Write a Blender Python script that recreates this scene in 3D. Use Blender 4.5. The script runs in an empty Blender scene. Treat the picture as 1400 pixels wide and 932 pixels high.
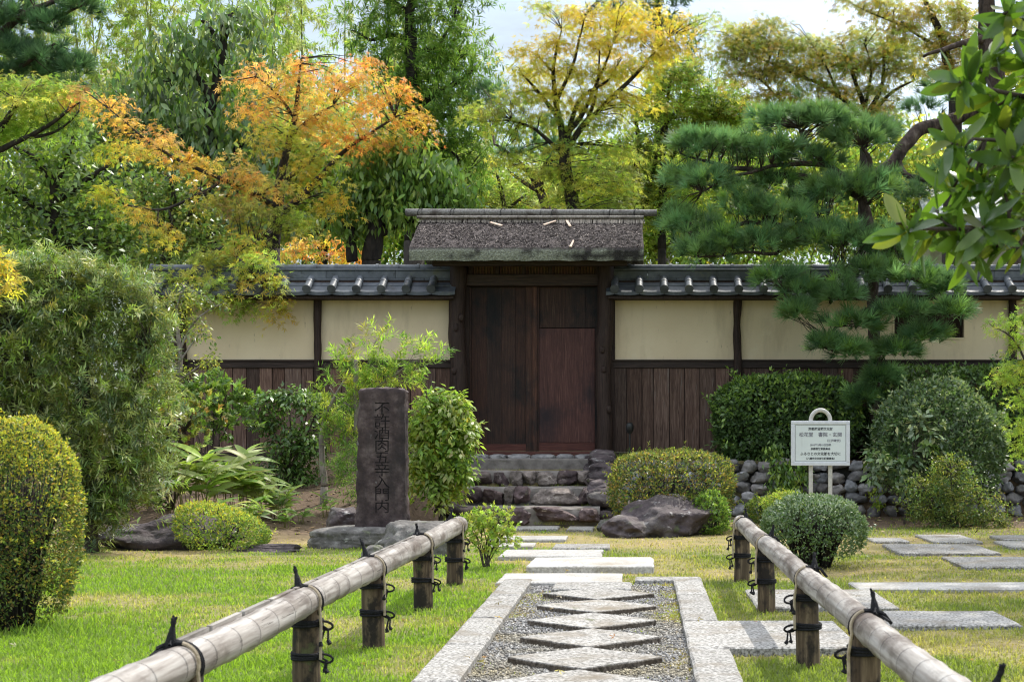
import bpy, bmesh, math, random
import numpy as np
from mathutils import Vector, Matrix, noise as mnoise
R = math.radians
SC = bpy.context.scene
COL = SC.collection
random.seed(7)
rng = np.random.default_rng(7)

# ------------------------------------------------------------------ camera, sky, sun, exposure
F, CX, CY, EYE = 2100.0, 875.0, 590.0, 1.1          # photo pixels (1400 x 932) and eye height in metres
cam = bpy.data.cameras.new('camera'); camo = bpy.data.objects.new('camera', cam); COL.objects.link(camo)
camo.location = (0, 0, EYE); camo.rotation_euler = (R(90), 0, 0)
cam.sensor_width = 36; cam.lens = 36 * F / 1400
cam.shift_x = (700 - CX) / 1400; cam.shift_y = (CY - 466) / 1400
cam.clip_end = 2000
cam.dof.use_dof = True; cam.dof.focus_distance = 17; cam.dof.aperture_fstop = 9
SC.camera = camo

SUN_EL, SUN_AZ = 52, 33
w = bpy.data.worlds.new('World'); SC.world = w; w.use_nodes = True
nt = w.node_tree; nt.nodes.clear()
N = nt.nodes.new; L = nt.links.new
sky = N('ShaderNodeTexSky'); sky.sky_type = 'NISHITA'; sky.sun_disc = False
sky.sun_elevation = R(SUN_EL); sky.sun_rotation = R(SUN_AZ); sky.air_density = 1.0; sky.dust_density = 2.0
tc = N('ShaderNodeTexCoord'); mp = N('ShaderNodeMapping'); mp.inputs['Scale'].default_value = (1.6, 1.6, 5.0)
nz = N('ShaderNodeTexNoise'); nz.inputs['Scale'].default_value = 2.3; nz.inputs['Detail'].default_value = 7; nz.inputs['Roughness'].default_value = .58
cr = N('ShaderNodeValToRGB'); cr.color_ramp.elements[0].position = .34; cr.color_ramp.elements[1].position = .62
mx = N('ShaderNodeMix'); mx.data_type = 'RGBA'
sep = N('ShaderNodeSeparateXYZ'); zr_ = N('ShaderNodeMapRange'); zr_.inputs[1].default_value = .28; zr_.inputs[2].default_value = .7   # the cloud deck is brighter overhead
cl = N('ShaderNodeMix'); cl.data_type = 'RGBA'; cl.inputs[6].default_value = (2.75, 3.15, 3.5, 1); cl.inputs[7].default_value = (11.5, 11.8, 12.2, 1)
L(tc.outputs['Generated'], sep.inputs[0]); L(sep.outputs[2], zr_.inputs[0]); L(zr_.outputs[0], cl.inputs[0]); L(cl.outputs[2], mx.inputs[7])
bg = N('ShaderNodeBackground'); bg.inputs['Strength'].default_value = .15
ow = N('ShaderNodeOutputWorld')
L(tc.outputs['Generated'], mp.inputs[0]); L(mp.outputs[0], nz.inputs['Vector']); L(nz.outputs['Fac'], cr.inputs[0])
L(cr.outputs[0], mx.inputs[0]); L(sky.outputs[0], mx.inputs[6]); L(mx.outputs[2], bg.inputs[0]); L(bg.outputs[0], ow.inputs[0])

sun = bpy.data.lights.new('sun', 'SUN'); suno = bpy.data.objects.new('sun', sun); COL.objects.link(suno)
sun.energy = 2.75; sun.angle = R(.6); sun.color = (1, .945, .85)
SD = Vector((math.sin(R(SUN_AZ)) * math.cos(R(SUN_EL)), math.cos(R(SUN_AZ)) * math.cos(R(SUN_EL)), math.sin(R(SUN_EL))))
suno.rotation_euler = SD.to_track_quat('Z', 'Y').to_euler(); suno.location = SD * 60
SC.view_settings.view_transform = 'Standard'; SC.view_settings.look = 'None'
SC.view_settings.exposure = .75; SC.view_settings.gamma = 1.0
SC.render.engine = 'CYCLES'
cy = SC.cycles
cy.max_bounces = 7; cy.diffuse_bounces = 4; cy.glossy_bounces = 2; cy.transmission_bounces = 4; cy.transparent_max_bounces = 4
cy.use_denoising = True; cy.denoising_prefilter = 'ACCURATE'; cy.pixel_filter_type = 'BLACKMAN_HARRIS'; cy.filter_width = 1.15; cy.caustics_reflective = False; cy.caustics_refractive = False
cy.sample_clamp_indirect = 6

# ------------------------------------------------------------------ helpers
def at(px, py, Y): return Vector(((px - CX) * Y / F, Y, EYE + (CY - py) * Y / F))
def gx(px, Y): return (px - CX) * Y / F
def gz(py, Y): return EYE + (CY - py) * Y / F
def smooth01(t): t = min(1, max(0, t)); return t * t * (3 - 2 * t)
def lerp(a, b, t): return a + (b - a) * t
def fbm(x, y, z=0, o=3): return mnoise.fractal(Vector((x, y, z)), 1.0, 2.0, o)

class MB:
    def __init__(s): s.v = []; s.f = []; s.c = []
    def add(s, vs, fs, col=(1, 1, 1)):
        o = len(s.v); s.v.extend([tuple(p) for p in vs]); s.f.extend([tuple(i + o for i in f) for f in fs])
        if len(col) == len(vs) and not isinstance(col[0], (int, float)): s.c.extend([tuple(k) for k in col])
        else: s.c.extend([tuple(col)] * len(vs))
        return s
    def box(s, x0, x1, y0, y1, z0, z1, col=(1, 1, 1), j=0.0):
        vs = [(x, y, z) for x in (x0, x1) for y in (y0, y1) for z in (z0, z1)]
        if j: vs = [(a + random.uniform(-j, j), b + random.uniform(-j, j), c + random.uniform(-j, j)) for a, b, c in vs]
        return s.add(vs, [(0, 1, 3, 2), (4, 6, 7, 5), (0, 4, 5, 1), (2, 3, 7, 6), (0, 2, 6, 4), (1, 5, 7, 3)], col)
    def tube(s, pts, rad, seg=6, col=(1, 1, 1), caps=True, cols=None):
        pts = [Vector(p) for p in pts]; n = len(pts)
        if isinstance(rad, (int, float)): rad = [rad] * n
        vs = []; cs = []; ref = None
        for i, p in enumerate(pts):
            d = (pts[min(i + 1, n - 1)] - pts[max(i - 1, 0)])
            d = d.normalized() if d.length > 1e-9 else Vector((0, 0, 1))
            if ref is None:
                ref = d.orthogonal().normalized()
            ref = ref - d * ref.dot(d)
            ref = ref.normalized() if ref.length > 1e-6 else d.orthogonal().normalized()
            b = d.cross(ref)
            for k in range(seg):
                a = 2 * math.pi * k / seg
                vs.append(p + (ref * math.cos(a) + b * math.sin(a)) * rad[i]); cs.append(cols[i] if cols else col)
        fs = [(i * seg + k, i * seg + (k + 1) % seg, (i + 1) * seg + (k + 1) % seg, (i + 1) * seg + k) for i in range(n - 1) for k in range(seg)]
        if caps: fs += [tuple(range(seg - 1, -1, -1)), tuple((n - 1) * seg + k for k in range(seg))]
        return s.add(vs, fs, cs)
    def rock(s, c, d, seed=0, amp=.22, sub=3, boxy=2.6, col=(1, 1, 1), freq=1.3, rz=0, fine=.03, facets=0):
        fr = random.Random(seed * 13.7 + 1); pl = []
        for _ in range(facets):
            q = Vector((fr.gauss(0, 1), fr.gauss(0, 1), fr.gauss(0, .8))).normalized(); pl.append((q, fr.uniform(.62, .92)))
        bm = bmesh.new(); bmesh.ops.create_icosphere(bm, subdivisions=sub, radius=1)
        vs = []; cr_, sr_ = math.cos(rz), math.sin(rz)
        for v in bm.verts:
            u = v.co.normalized()
            r = (abs(u.x) ** boxy + abs(u.y) ** boxy + abs(u.z) ** boxy) ** (-1 / boxy)
            for pn, pd in pl:
                dt = u.dot(pn)
                if dt > .05: r = min(r, pd / dt + .03 * (r - pd / dt if r > pd / dt else 0))
            q = u * freq + Vector((seed * 7.3, seed * 3.1, seed * 1.7))
            r *= 1 + amp * mnoise.noise(q) + amp * .45 * mnoise.noise(q * 2.4) + fine * mnoise.noise(q * 7)
            x, y, z = u.x * r * d[0], u.y * r * d[1], u.z * r * d[2]
            vs.append((c[0] + x * cr_ - y * sr_, c[1] + x * sr_ + y * cr_, c[2] + z))
        fs = [tuple(v.index for v in f.verts) for f in bm.faces]
        bm.free(); return s.add(vs, fs, col)

def finish(name, me, m, parent, smooth):
    if m is not None: me.materials.append(m)
    o = bpy.data.objects.new(name, me); COL.objects.link(o)
    if parent is not None: o.parent = parent
    if smooth:
        me.polygons.foreach_set('use_smooth', [True] * len(me.polygons))
        if smooth != True: me.set_sharp_from_angle(angle=R(smooth))
    return o
def rootloc(p):
    q = Vector((0, 0, 0))
    while p is not None: q = q + p.location; p = p.parent
    return q
def obj(name, mb, m, parent=None, smooth=False, org=None, bevel=0):
    q = rootloc(parent) if parent is not None else Vector(org or (0, 0, 0))
    me = bpy.data.meshes.new(name)
    me.from_pydata([(a - q.x, b - q.y, c - q.z) for a, b, c in mb.v], [], mb.f)
    ca = me.color_attributes.new('tint', 'FLOAT_COLOR', 'POINT')
    ca.data.foreach_set('color', np.c_[np.array(mb.c, dtype=np.float32), np.ones(len(mb.c), dtype=np.float32)].ravel())
    o = finish(name, me, m, parent, smooth)
    if parent is None: o.location = q
    if bevel:
        b = o.modifiers.new('bevel', 'BEVEL'); b.width = bevel; b.segments = 2; b.limit_method = 'ANGLE'
    return o
def npobj(name, V, Fc, C, m, parent=None, org=None, smooth=False):
    q = rootloc(parent) if parent is not None else Vector(org or (0, 0, 0))
    V = (np.asarray(V) - np.array(q)).astype(np.float32); Fc = np.asarray(Fc, dtype=np.int32); k = Fc.shape[1]
    me = bpy.data.meshes.new(name)
    me.vertices.add(len(V)); me.vertices.foreach_set('co', V.ravel())
    me.loops.add(Fc.size); me.loops.foreach_set('vertex_index', Fc.ravel())
    me.polygons.add(len(Fc)); me.polygons.foreach_set('loop_start', np.arange(0, Fc.size, k, dtype=np.int32))
    me.update(calc_edges=True)
    ca = me.color_attributes.new('tint', 'FLOAT_COLOR', 'POINT')
    ca.data.foreach_set('color', np.c_[C, np.ones(len(C))].astype(np.float32).ravel())
    o = finish(name, me, m, parent, smooth)
    if parent is None: o.location = q
    return o
def thing(name, label, cat, loc=(0, 0, 0), group=None):
    o = bpy.data.objects.new(name, None); COL.objects.link(o); o.location = loc; o.empty_display_size = .2
    o['label'] = label; o['category'] = cat
    o['kind'] = 'thing'
    if group: o['group'] = group
    return o
def tag(o, label=None, cat=None, group=None, kind=None):
    for k, v in (('label', label), ('category', cat), ('group', group), ('kind', kind)):
        if v: o[k] = v
    if not kind: o['kind'] = 'thing'
    return o

# ------------------------------------------------------------------ materials
def mat(name, ramp, scale=5, detail=5, rough=.8, bump=.2, stretch=(1, 1, 1), over=None, spec=.3, bscale=None, tint=True, distort=0, bdist=.02, rvar=0):
    m = bpy.data.materials.new(name); m.use_nodes = True; t = m.node_tree; t.nodes.clear()
    n = t.nodes.new; l = t.links.new
    out = n('ShaderNodeOutputMaterial'); b = n('ShaderNodeBsdfPrincipled'); l(b.outputs[0], out.inputs[0])
    g = n('ShaderNodeNewGeometry'); mp = n('ShaderNodeMapping'); mp.inputs['Scale'].default_value = stretch
    l(g.outputs['Position'], mp.inputs[0])
    a = n('ShaderNodeTexNoise'); a.inputs['Scale'].default_value = scale; a.inputs['Detail'].default_value = detail; a.inputs['Roughness'].default_value = .6
    a.inputs['Distortion'].default_value = distort
    l(mp.outputs[0], a.inputs['Vector'])
    r = n('ShaderNodeValToRGB'); e = r.color_ramp.elements
    while len(e) > 1: e.remove(e[-1])
    e[0].position = ramp[0][0]; e[0].color = (*ramp[0][1], 1)
    for p, c in ramp[1:]:
        k = e.new(p); k.color = (*c, 1)
    l(a.outputs['Fac'], r.inputs[0]); col = r.outputs[0]
    if over:                                            # patches of another substance (lichen, moss, char): (colour, scale, lo, hi, stretch)
        for oc, osc, lo, hi, ost in over:
            m2 = n('ShaderNodeMapping'); m2.inputs['Scale'].default_value = ost; l(g.outputs['Position'], m2.inputs[0])
            o2 = n('ShaderNodeTexNoise'); o2.inputs['Scale'].default_value = osc; o2.inputs['Detail'].default_value = 6; o2.inputs['Roughness'].default_value = .65
            l(m2.outputs[0], o2.inputs['Vector'])
            rr = n('ShaderNodeMapRange'); rr.inputs[1].default_value = lo; rr.inputs[2].default_value = hi; l(o2.outputs['Fac'], rr.inputs[0])
            mm = n('ShaderNodeMix'); mm.data_type = 'RGBA'; mm.inputs[7].default_value = (*oc, 1)
            l(rr.outputs[0], mm.inputs[0]); l(col, mm.inputs[6]); col = mm.outputs[2]
    if tint:
        at_ = n('ShaderNodeAttribute'); at_.attribute_name = 'tint'
        mm = n('ShaderNodeMix'); mm.data_type = 'RGBA'; mm.blend_type = 'MULTIPLY'; mm.inputs[0].default_value = 1
        l(col, mm.inputs[6]); l(at_.outputs['Color'], mm.inputs[7]); col = mm.outputs[2]
    l(col, b.inputs['Base Color']); b.inputs['Roughness'].default_value = rough; b.inputs['Specular IOR Level'].default_value = spec
    if rvar:
        rr = n('ShaderNodeMapRange'); rr.inputs[3].default_value = rough - rvar; rr.inputs[4].default_value = rough + rvar
        l(a.outputs['Fac'], rr.inputs[0]); l(rr.outputs[0], b.inputs['Roughness'])
    if bump:
        bn = n('ShaderNodeTexNoise'); bn.inputs['Scale'].default_value = bscale or scale * 2; bn.inputs['Detail'].default_value = 5
        l(mp.outputs[0], bn.inputs['Vector'])
        bb = n('ShaderNodeBump'); bb.inputs['Strength'].default_value = bump; bb.inputs['Distance'].default_value = bdist
        l(bn.outputs['Fac'], bb.inputs['Height']); l(bb.outputs[0], b.inputs['Normal'])
    return m
def leafmat(name, trans=.48, rough=.42, spec=.4, tb=1.45, tcol=(1.0, 1.02, .62)):
    m = bpy.data.materials.new(name); m.use_nodes = True; t = m.node_tree; t.nodes.clear()
    n = t.nodes.new; l = t.links.new
    out = n('ShaderNodeOutputMaterial'); b = n('ShaderNodeBsdfPrincipled'); tr = n('ShaderNodeBsdfTranslucent'); ms = n('ShaderNodeMixShader')
    a = n('ShaderNodeAttribute'); a.attribute_name = 'tint'
    vm = n('ShaderNodeMix'); vm.data_type = 'RGBA'; vm.blend_type = 'MULTIPLY'; vm.inputs[0].default_value = 1
    vm.inputs[7].default_value = (tcol[0] * tb, tcol[1] * tb, tcol[2] * tb, 1)
    l(a.outputs['Color'], b.inputs['Base Color']); l(a.outputs['Color'], vm.inputs[6]); l(vm.outputs[2], tr.inputs[0])
    b.inputs['Roughness'].default_value = rough; b.inputs['Specular IOR Level'].default_value = spec
    ms.inputs[0].default_value = trans
    l(b.outputs[0], ms.inputs[1]); l(tr.outputs[0], ms.inputs[2]); l(ms.outputs[0], out.inputs[0])
    return m
g3 = lambda v: (v, v, v)
M = {}
M['leaf'] = leafmat('leaf'); M['leaf_gloss'] = leafmat('leaf_gloss', .3, .36, .5); M['leaf_thin'] = leafmat('leaf_thin', .58, .5, .3, 1.5, (1.0, 1.0, .72))
M['needle'] = leafmat('needle', .42, .42, .4, 1.3, (.95, 1, .7)); M['grass'] = leafmat('grass', .5, .55, .25, 1.5, (.95, 1.05, .5))
M['bark'] = mat('bark', [(.3, (.025, .02, .017)), (.7, (.10, .08, .065))], 14, 6, .9, .8, (1, 1, .35), [((.22, .23, .2), 9, .62, .7, (1, 1, 1))])
M['bark_dark'] = mat('bark_dark', [(.3, (.014, .012, .011)), (.7, (.055, .046, .04))], 14, 6, .9, .8, (1, 1, .4))
M['bark_pale'] = mat('bark_pale', [(.3, (.12, .1, .085)), (.7, (.34, .3, .26))], 16, 6, .9, .6, (1, 1, .5))
M['pine_bark'] = mat('pine_bark', [(.3, (.018, .014, .012)), (.55, (.07, .05, .042)), (.75, (.15, .12, .1))], 11, 6, .95, 1.0, (1, 1, .45), bdist=.05)
M['culm'] = mat('culm', [(.3, (.16, .19, .06)), (.7, (.30, .28, .10))], 6, 3, .5, 0)
M['soil'] = mat('soil', [(.25, (.55, .5, .45)), (.75, (1.3, 1.25, 1.2))], 14, 8, .95, .5, over=[((.9, .8, .55), 60, .62, .7, (1, 1, 1))], bscale=40)
M['granite'] = mat('granite', [(.38, (.10, .097, .092)), (.5, (.29, .284, .272)), (.62, (.47, .463, .447))], 62, 8, .8, .35, over=[((.17, .145, .11), 3.4, .5, .70, (1, 1, 1)), ((.08, .075, .07), 130, .6, .66, (1, 1, 1)), ((.09, .10, .045), 9, .64, .72, (1, 1, 1))], bscale=90, bdist=.006)
M['pale_slab'] = mat('pale_slab', [(.36, (.25, .244, .233)), (.64, (.49, .484, .468))], 60, 8, .8, .25, over=[((.24, .21, .165), 2.6, .5, .75, (1, 1, 1)), ((.12, .11, .1), 120, .62, .68, (1, 1, 1))], bscale=90, bdist=.006)
M['rock'] = mat('rock', [(.3, (.028, .021, .023)), (.55, (.075, .058, .061)), (.75, (.17, .14, .14))], 7, 8, .75, .8, over=[((.38, .36, .35), 7, .60, .70, (1, 1, 2.2)), ((.12, .11, .10), 2.4, .52, .68, (1, 1, 1)), ((.07, .09, .03), 4, .62, .75, (1, 1, 1))], bscale=16, bdist=.03, rvar=.15)
M['rock_grey'] = mat('rock_grey', [(.3, (.06, .056, .052)), (.55, (.15, .14, .13)), (.75, (.29, .28, .26))], 9, 8, .85, .8, over=[((.42, .42, .38), 10, .6, .7, (1, 1, 1)), ((.08, .1, .035), 5, .6, .72, (1, 1, 1))], bscale=20, bdist=.025)
M['monument'] = mat('monument', [(.32, (.030, .020, .021)), (.5, (.066, .046, .046)), (.7, (.15, .115, .11))], 9, 8, .75, .6, over=[((.26, .25, .25), 11, .66, .74, (1, 1, .5)), ((.02, .016, .017), 3, .5, .7, (1, 1, .3))], bscale=34, bdist=.012)
M['carving'] = mat('carving', [(.3, (.006, .005, .006)), (.7, (.02, .016, .017))], 30, 4, .9, .3)
M['wall_stone'] = mat('wall_stone', [(.3, (.13, .127, .13)), (.55, (.28, .27, .27)), (.75, (.44, .425, .41))], 10, 8, .85, .7, over=[((.36, .35, .33), 12, .62, .7, (1, 1, 1))], bscale=22, bdist=.02)
M['mortar'] = mat('mortar', [(.3, (.02, .018, .015)), (.7, (.06, .055, .045))], 12, 6, .95, .5)
M['concrete'] = mat('concrete', [(.3, (.11, .098, .09)), (.7, (.26, .235, .215))], 8, 7, .9, .4, over=[((.1, .09, .07), 5, .58, .7, (1, 1, 3))])
M['plaster'] = mat('plaster', [(.3, (.70, .57, .38)), (.7, (.77, .645, .445))], 1.6, 7, .9, .12, bscale=60, bdist=.004, over=[((.50, .40, .26), 1.3, .52, .8, (2.2, 1, .45)), ((.78, .67, .48), 2.1, .6, .8, (1, 1, 1)), ((.42, .34, .23), 26, .66, .72, (1, 1, .2))])
M['wood'] = mat('wood', [(.3, (.042, .022, .016)), (.5, (.105, .062, .046)), (.72, (.21, .138, .105))], 5, 8, .75, .5, (11, 11, .55), distort=1.6, over=[((.2, .18, .16), 3, .6, .8, (9, 9, .7))], bdist=.01)
M['wood_dark'] = mat('wood_dark', [(.3, (.015, .008, .006)), (.7, (.056, .034, .026))], 5, 7, .7, .4, (9, 9, .6), distort=1.2, bdist=.01)
M['wood_h'] = mat('wood_h', [(.3, (.014, .010, .008)), (.7, (.06, .04, .033))], 5, 7, .7, .4, (.6, 9, 9), distort=1.0, bdist=.01)
M['door'] = mat('door', [(.28, (.016, .0065, .004)), (.5, (.038, .0165, .0105)), (.74, (.085, .041, .026))], 4, 8, .62, .4, (16, 16, .5), distort=1.8, over=[((.13, .078, .052), 3.5, .62, .78, (9, 9, .35)), ((.008, .006, .006), 1.5, .48, .62, (1.2, 1, .8))], bdist=.008)
M['door_red'] = mat('door_red', [(.28, (.04, .015, .012)), (.5, (.078, .031, .025)), (.74, (.145, .064, .05))], 4, 8, .6, .35, (10, 10, .5), distort=1.8, over=[((.02, .012, .014), 1.3, .50, .68, (1, 1, .8))], bdist=.008)
M['red_rail'] = mat('red_rail', [(.3, (.055, .018, .014)), (.7, (.12, .042, .031))], 5, 6, .65, .3, (1, 9, 9))
M['tile'] = mat('tile', [(.3, (.06, .068, .078)), (.55, (.10, .112, .127)), (.75, (.155, .168, .185))], 7, 7, .5, .25, over=[((.13, .135, .10), 4, .58, .72, (1, 1, 1)), ((.035, .036, .036), 6, .58, .7, (1, 1, 1))], spec=.35, rvar=.12)
M['thatch'] = mat('thatch', [(.3, (.5, .5, .5)), (.5, (.9, .9, .9)), (.7, (1.5, 1.5, 1.5))], 45, 6, .95, 1.0, (1, 1, 1), bscale=60, bdist=.03)
M['straw'] = mat('straw', [(.3, g3(.7)), (.7, g3(1.2))], 30, 3, .85, 0)
M['bamboo_old'] = mat('bamboo_old', [(.26, (.08, .067, .057)), (.42, (.215, .188, .165)), (.58, (.365, .338, .308)), (.78, (.54, .525, .495))], 4, 8, .5, .2, (11, .45, 11), over=[((.10, .076, .062), 2.6, .5, .64, (2.2, .8, 2.2)), ((.055, .045, .036), 7, .63, .66, (10, .25, 10)), ((.05, .042, .035), 9, .66, .72, (1, 1, 1))], bdist=.004, spec=.4)
M['post_wood'] = mat('post_wood', [(.28, (.03, .02, .014)), (.5, (.105, .073, .045)), (.75, (.26, .195, .12))], 4, 8, .75, .4, (13, 13, .8), distort=.4, over=[((.022, .017, .013), 5, .48, .58, (1.6, 1.6, 1)), ((.09, .095, .04), 7, .62, .7, (1, 1, 1))], bdist=.008)
M['rope'] = mat('rope', [(.3, (.006, .006, .007)), (.7, (.02, .02, .023))], 150, 3, .85, .8, bdist=.004)
M['cane'] = mat('cane', [(.3, (.3, .24, .16)), (.7, (.5, .42, .3))], 40, 3, .6, .2)
M['steel'] = mat('steel', [(.3, (.42, .40, .36)), (.7, (.55, .53, .49))], 40, 3, .35, 0, spec=.6)
M['sign_white'] = mat('sign_white', [(.3, (.60, .64, .63)), (.7, (.68, .72, .70))], 3, 4, .4, 0, over=[((.5, .52, .5), 4, .58, .8, (3, 1, .6))])
M['sign_frame'] = mat('sign_frame', [(.3, (.55, .56, .60)), (.7, (.66, .67, .70))], 20, 3, .35, 0, spec=.6)
M['ink'] = mat('ink', [(.3, (.03, .03, .04)), (.7, (.05, .05, .06))], 50, 2, .7, 0)
M['ink_pale'] = mat('ink_pale', [(.3, (.13, .12, .15)), (.7, (.2, .19, .22))], 50, 2, .7, 0)
M['black_metal'] = mat('black_metal', [(.3, (.012, .012, .012)), (.7, (.025, .025, .025))], 30, 2, .4, 0, spec=.5)
M['gravel'] = mat('gravel', [(.3, g3(.75)), (.7, g3(1.2))], 90, 3, .85, .2)
M['gravel_bed'] = mat('gravel_bed', [(.3, (.15, .14, .125)), (.7, (.32, .30, .27))], 60, 6, .95, .6, bdist=.01, over=[((.17, .135, .075), 3, .5, .68, (1, 1, 1))])
M['house_wall'] = mat('house_wall', [(.3, (.45, .42, .37)), (.7, (.55, .52, .46))], 3, 4, .9, 0)

# ------------------------------------------------------------------ ground
YW = 21.2                                             # plane of the wall
GXL, GXR = gx(638, 20), gx(808, 20)
def mound(x, y):
    z = .72 * smooth01((y - 14.9) / 5.3)
    return z + (.10 * math.sin(x * 1.7 + y) * smooth01((y - 15) / 2) if y < 22 else 0)
def gheight(x, y):
    hl = mound(x, y)
    hm = -.12 + .75 * smooth01((y - 18.3) / 2.0) if y > 18.3 else -.12 * smooth01((y - 17.6) / .7)
    hr = 0 if y < 20.0 else .72 * smooth01((y - 20.0) / .12)
    wl = smooth01((x + 3.2) / .75); wr = smooth01((x + .62) / .15)
    z = hl * (1 - wl) + hm * wl
    z = z * (1 - wr) + hr * wr
    if y > 22.5: z = .72 + .03 * (y - 22.5)
    near = min(1, max(0, (abs(x + .26) - 1.0) / .5))
    if y < 18: z += .012 * near * fbm(x * .9, y * .9, 3)
    return z
def dryness(x, y):
    d = .32 + .75 * fbm(x * .55, y * .85, 1.2, 4) + .45 * fbm(x * 2.3, y * 2.8, 7, 3)
    if x > -1.0: d += .16
    if x > .9: d += .0
    if y > 13.0 and x < -1.2: d += .45 * smooth01((y - 13) / 2.2)
    if x > -1.2 and 11.2 < y < 19: d += .14
    if x < -1.0 and y < 12.5: d -= .14
    return min(1, max(0, d))
def bare(x, y):
    b = 0
    if x < -1.9: b = smooth01((y - 14.6) / 1.6 + .6 * fbm(x * .8, y * .8, 5))
    elif x > 2: b = smooth01((y - 16.3) / 2.2 + .9 * fbm(x * .7, y * .8, 9))
    else: b = .55 * smooth01((y - 17.0) / 2 + .6 * fbm(x, y, 4))
    return b
xs = np.concatenate([[-400, -150, -70, -40, -25, -16], np.arange(-11, 11.01, .17), [16, 25, 40, 70, 150, 400]])
ys = np.concatenate([[-60, -20, -5, 0, 3], np.arange(5, 19.8, .17), np.arange(19.85, 21.6, .07), [22, 23, 25, 28, 33, 40, 50, 65, 90, 150, 300, 700]])
mb = MB(); nx = len(xs)
for y in ys:
    for x in xs:
        mb.v.append((x, y, gheight(float(x), float(y))))
        d = dryness(x, y); b = bare(x, y)
        g = np.array((.10, .145, .035)); s = np.array((.30, .25, .12)); so = np.array((.125, .09, .062))
        k = (g * (1 - d) + s * d) * (1 - b) + so * b
        if y > 22: k = np.array((.07, .075, .03))
        mb.c.append(tuple(k))
mb.f = [(j * nx + i, j * nx + i + 1, (j + 1) * nx + i + 1, (j + 1) * nx + i) for j in range(len(ys) - 1) for i in range(nx - 1)]
tag(obj('ground', mb, M['soil'], smooth=True), kind='structure')

# ------------------------------------------------------------------ path: gravel bed, kerbs, diamond steps, slabs
KL0, KL1, KR0, KR1, PE = -.975, -.775, .24, .44, 11.05
pb = MB(); pb.box(KL1 - .01, KR0 + .01, 1.5, PE, -.2, .006)
tag(obj('path', pb, M['gravel_bed']), kind='structure')
RECTS = [(KL0, KR1, 0, PE + .05)]
def slab(name, label, cat, x0, x1, y0, y1, top=.03, m='granite', group=None, j=.012, org=None, val=1.0):
    b = MB(); nxs = max(2, int((x1 - x0) / .12)); nys = max(2, int((y1 - y0) / .12)); sd = random.random() * 50
    top_ = []; low = []
    ring = []
    for i in range(nxs): ring.append((lerp(x0, x1, i / nxs), y0))
    for i in range(nys): ring.append((x1, lerp(y0, y1, i / nys)))
    for i in range(nxs): ring.append((lerp(x1, x0, i / nxs), y1))
    for i in range(nys): ring.append((x0, lerp(y1, y0, i / nys)))
    n = len(ring); rr = [(x + j * mnoise.noise(Vector((x * 5, y * 5, sd))), y + j * mnoise.noise(Vector((x * 5, y * 5, sd + 9)))) for x, y in ring]
    cx_, cy_ = (x0 + x1) / 2, (y0 + y1) / 2
    vs = [(x, y, -.08) for x, y in rr] + [(x, y, top - .008) for x, y in rr]
    vs += [(x + (cx_ - x) * min(.5, .012 / max(.05, abs(cx_ - x))) , y + (cy_ - y) * min(.5, .012 / max(.05, abs(cy_ - y))), top + .004 * mnoise.noise(Vector((x * 3, y * 3, sd)))) for x, y in rr]
    fs = [(k, (k + 1) % n, n + (k + 1) % n, n + k) for k in range(n)] + [(n + k, n + (k + 1) % n, 2 * n + (k + 1) % n, 2 * n + k) for k in range(n)]
    fs.append(tuple(2 * n + k for k in range(n)))
    v = val * random.uniform(.9, 1.06)
    b.add(vs, fs, (v, v * .99, v * .97))
    o = obj(name, b, M[m], org=(cx_, cy_, 0)); tag(o, label, cat, group); RECTS.append((x0, x1, y0, y1)); return o
def W(px, py): Y = F * EYE / (py - CY); return ((px - CX) * Y / F, Y)

KG = 'granite kerb stones lining the gravel path'
ORD = ['nearest', 'second', 'third', 'fourth', 'fifth', 'sixth', 'seventh', 'eighth', 'ninth']
ycut = [PE, 9.95, 8.75, 7.65, 6.5, 5.2, 3.9]
for k in range(len(ycut) - 1):
    d = ['farthest', 'second farthest', 'third farthest', 'fourth farthest', 'fifth farthest', 'sixth farthest'][k]
    slab('kerb_stone', f'speckled granite kerb stone, {d} in the row beside the grass and left bamboo rail', 'kerb stone', KL0, KL1, ycut[k + 1] + .006, ycut[k] - .006, .045, 'granite', KG, .006, val=1.05)
ycr = [PE + .1, 10.0, 8.62, 7.52, 6.4, 5.2, 3.9]
for k in range(len(ycr) - 1):
    d = ['farthest', 'second farthest', 'third farthest', 'fourth farthest', 'fifth farthest', 'sixth farthest'][k]
    x1 = KR1
    if k == 2:
        slab('kerb_slab', 'long granite slab crossing out of the right kerb row under the bamboo rail', 'slab', KR0, gx(1158, 8.05), 7.53, 8.6, .045, 'granite', None, .006)
        continue
    slab('kerb_stone', f'speckled granite kerb stone, {d} in the row beside the right bamboo rail', 'kerb stone', KR0, x1, ycr[k + 1] + .006, ycr[k] - .006, .045, 'granite', KG, .006)
DG = 'diamond stepping stones down the gravel path'
dy = [10.12, 9.41, 8.68, 7.96, 7.25, 6.53, 5.81, 5.1]
dl = ['smallest looking diamond stone, farthest up the path', 'diamond stone, second from the far end of the path', 'diamond stone, third from the far end of the path', 'diamond stone, fourth from the far end of the path', 'large diamond stone in front, fifth from the far end', 'diamond stone cut by the photo bottom edge', 'diamond stone below the photo, second to last', 'diamond stone below the photo, last one']
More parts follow.
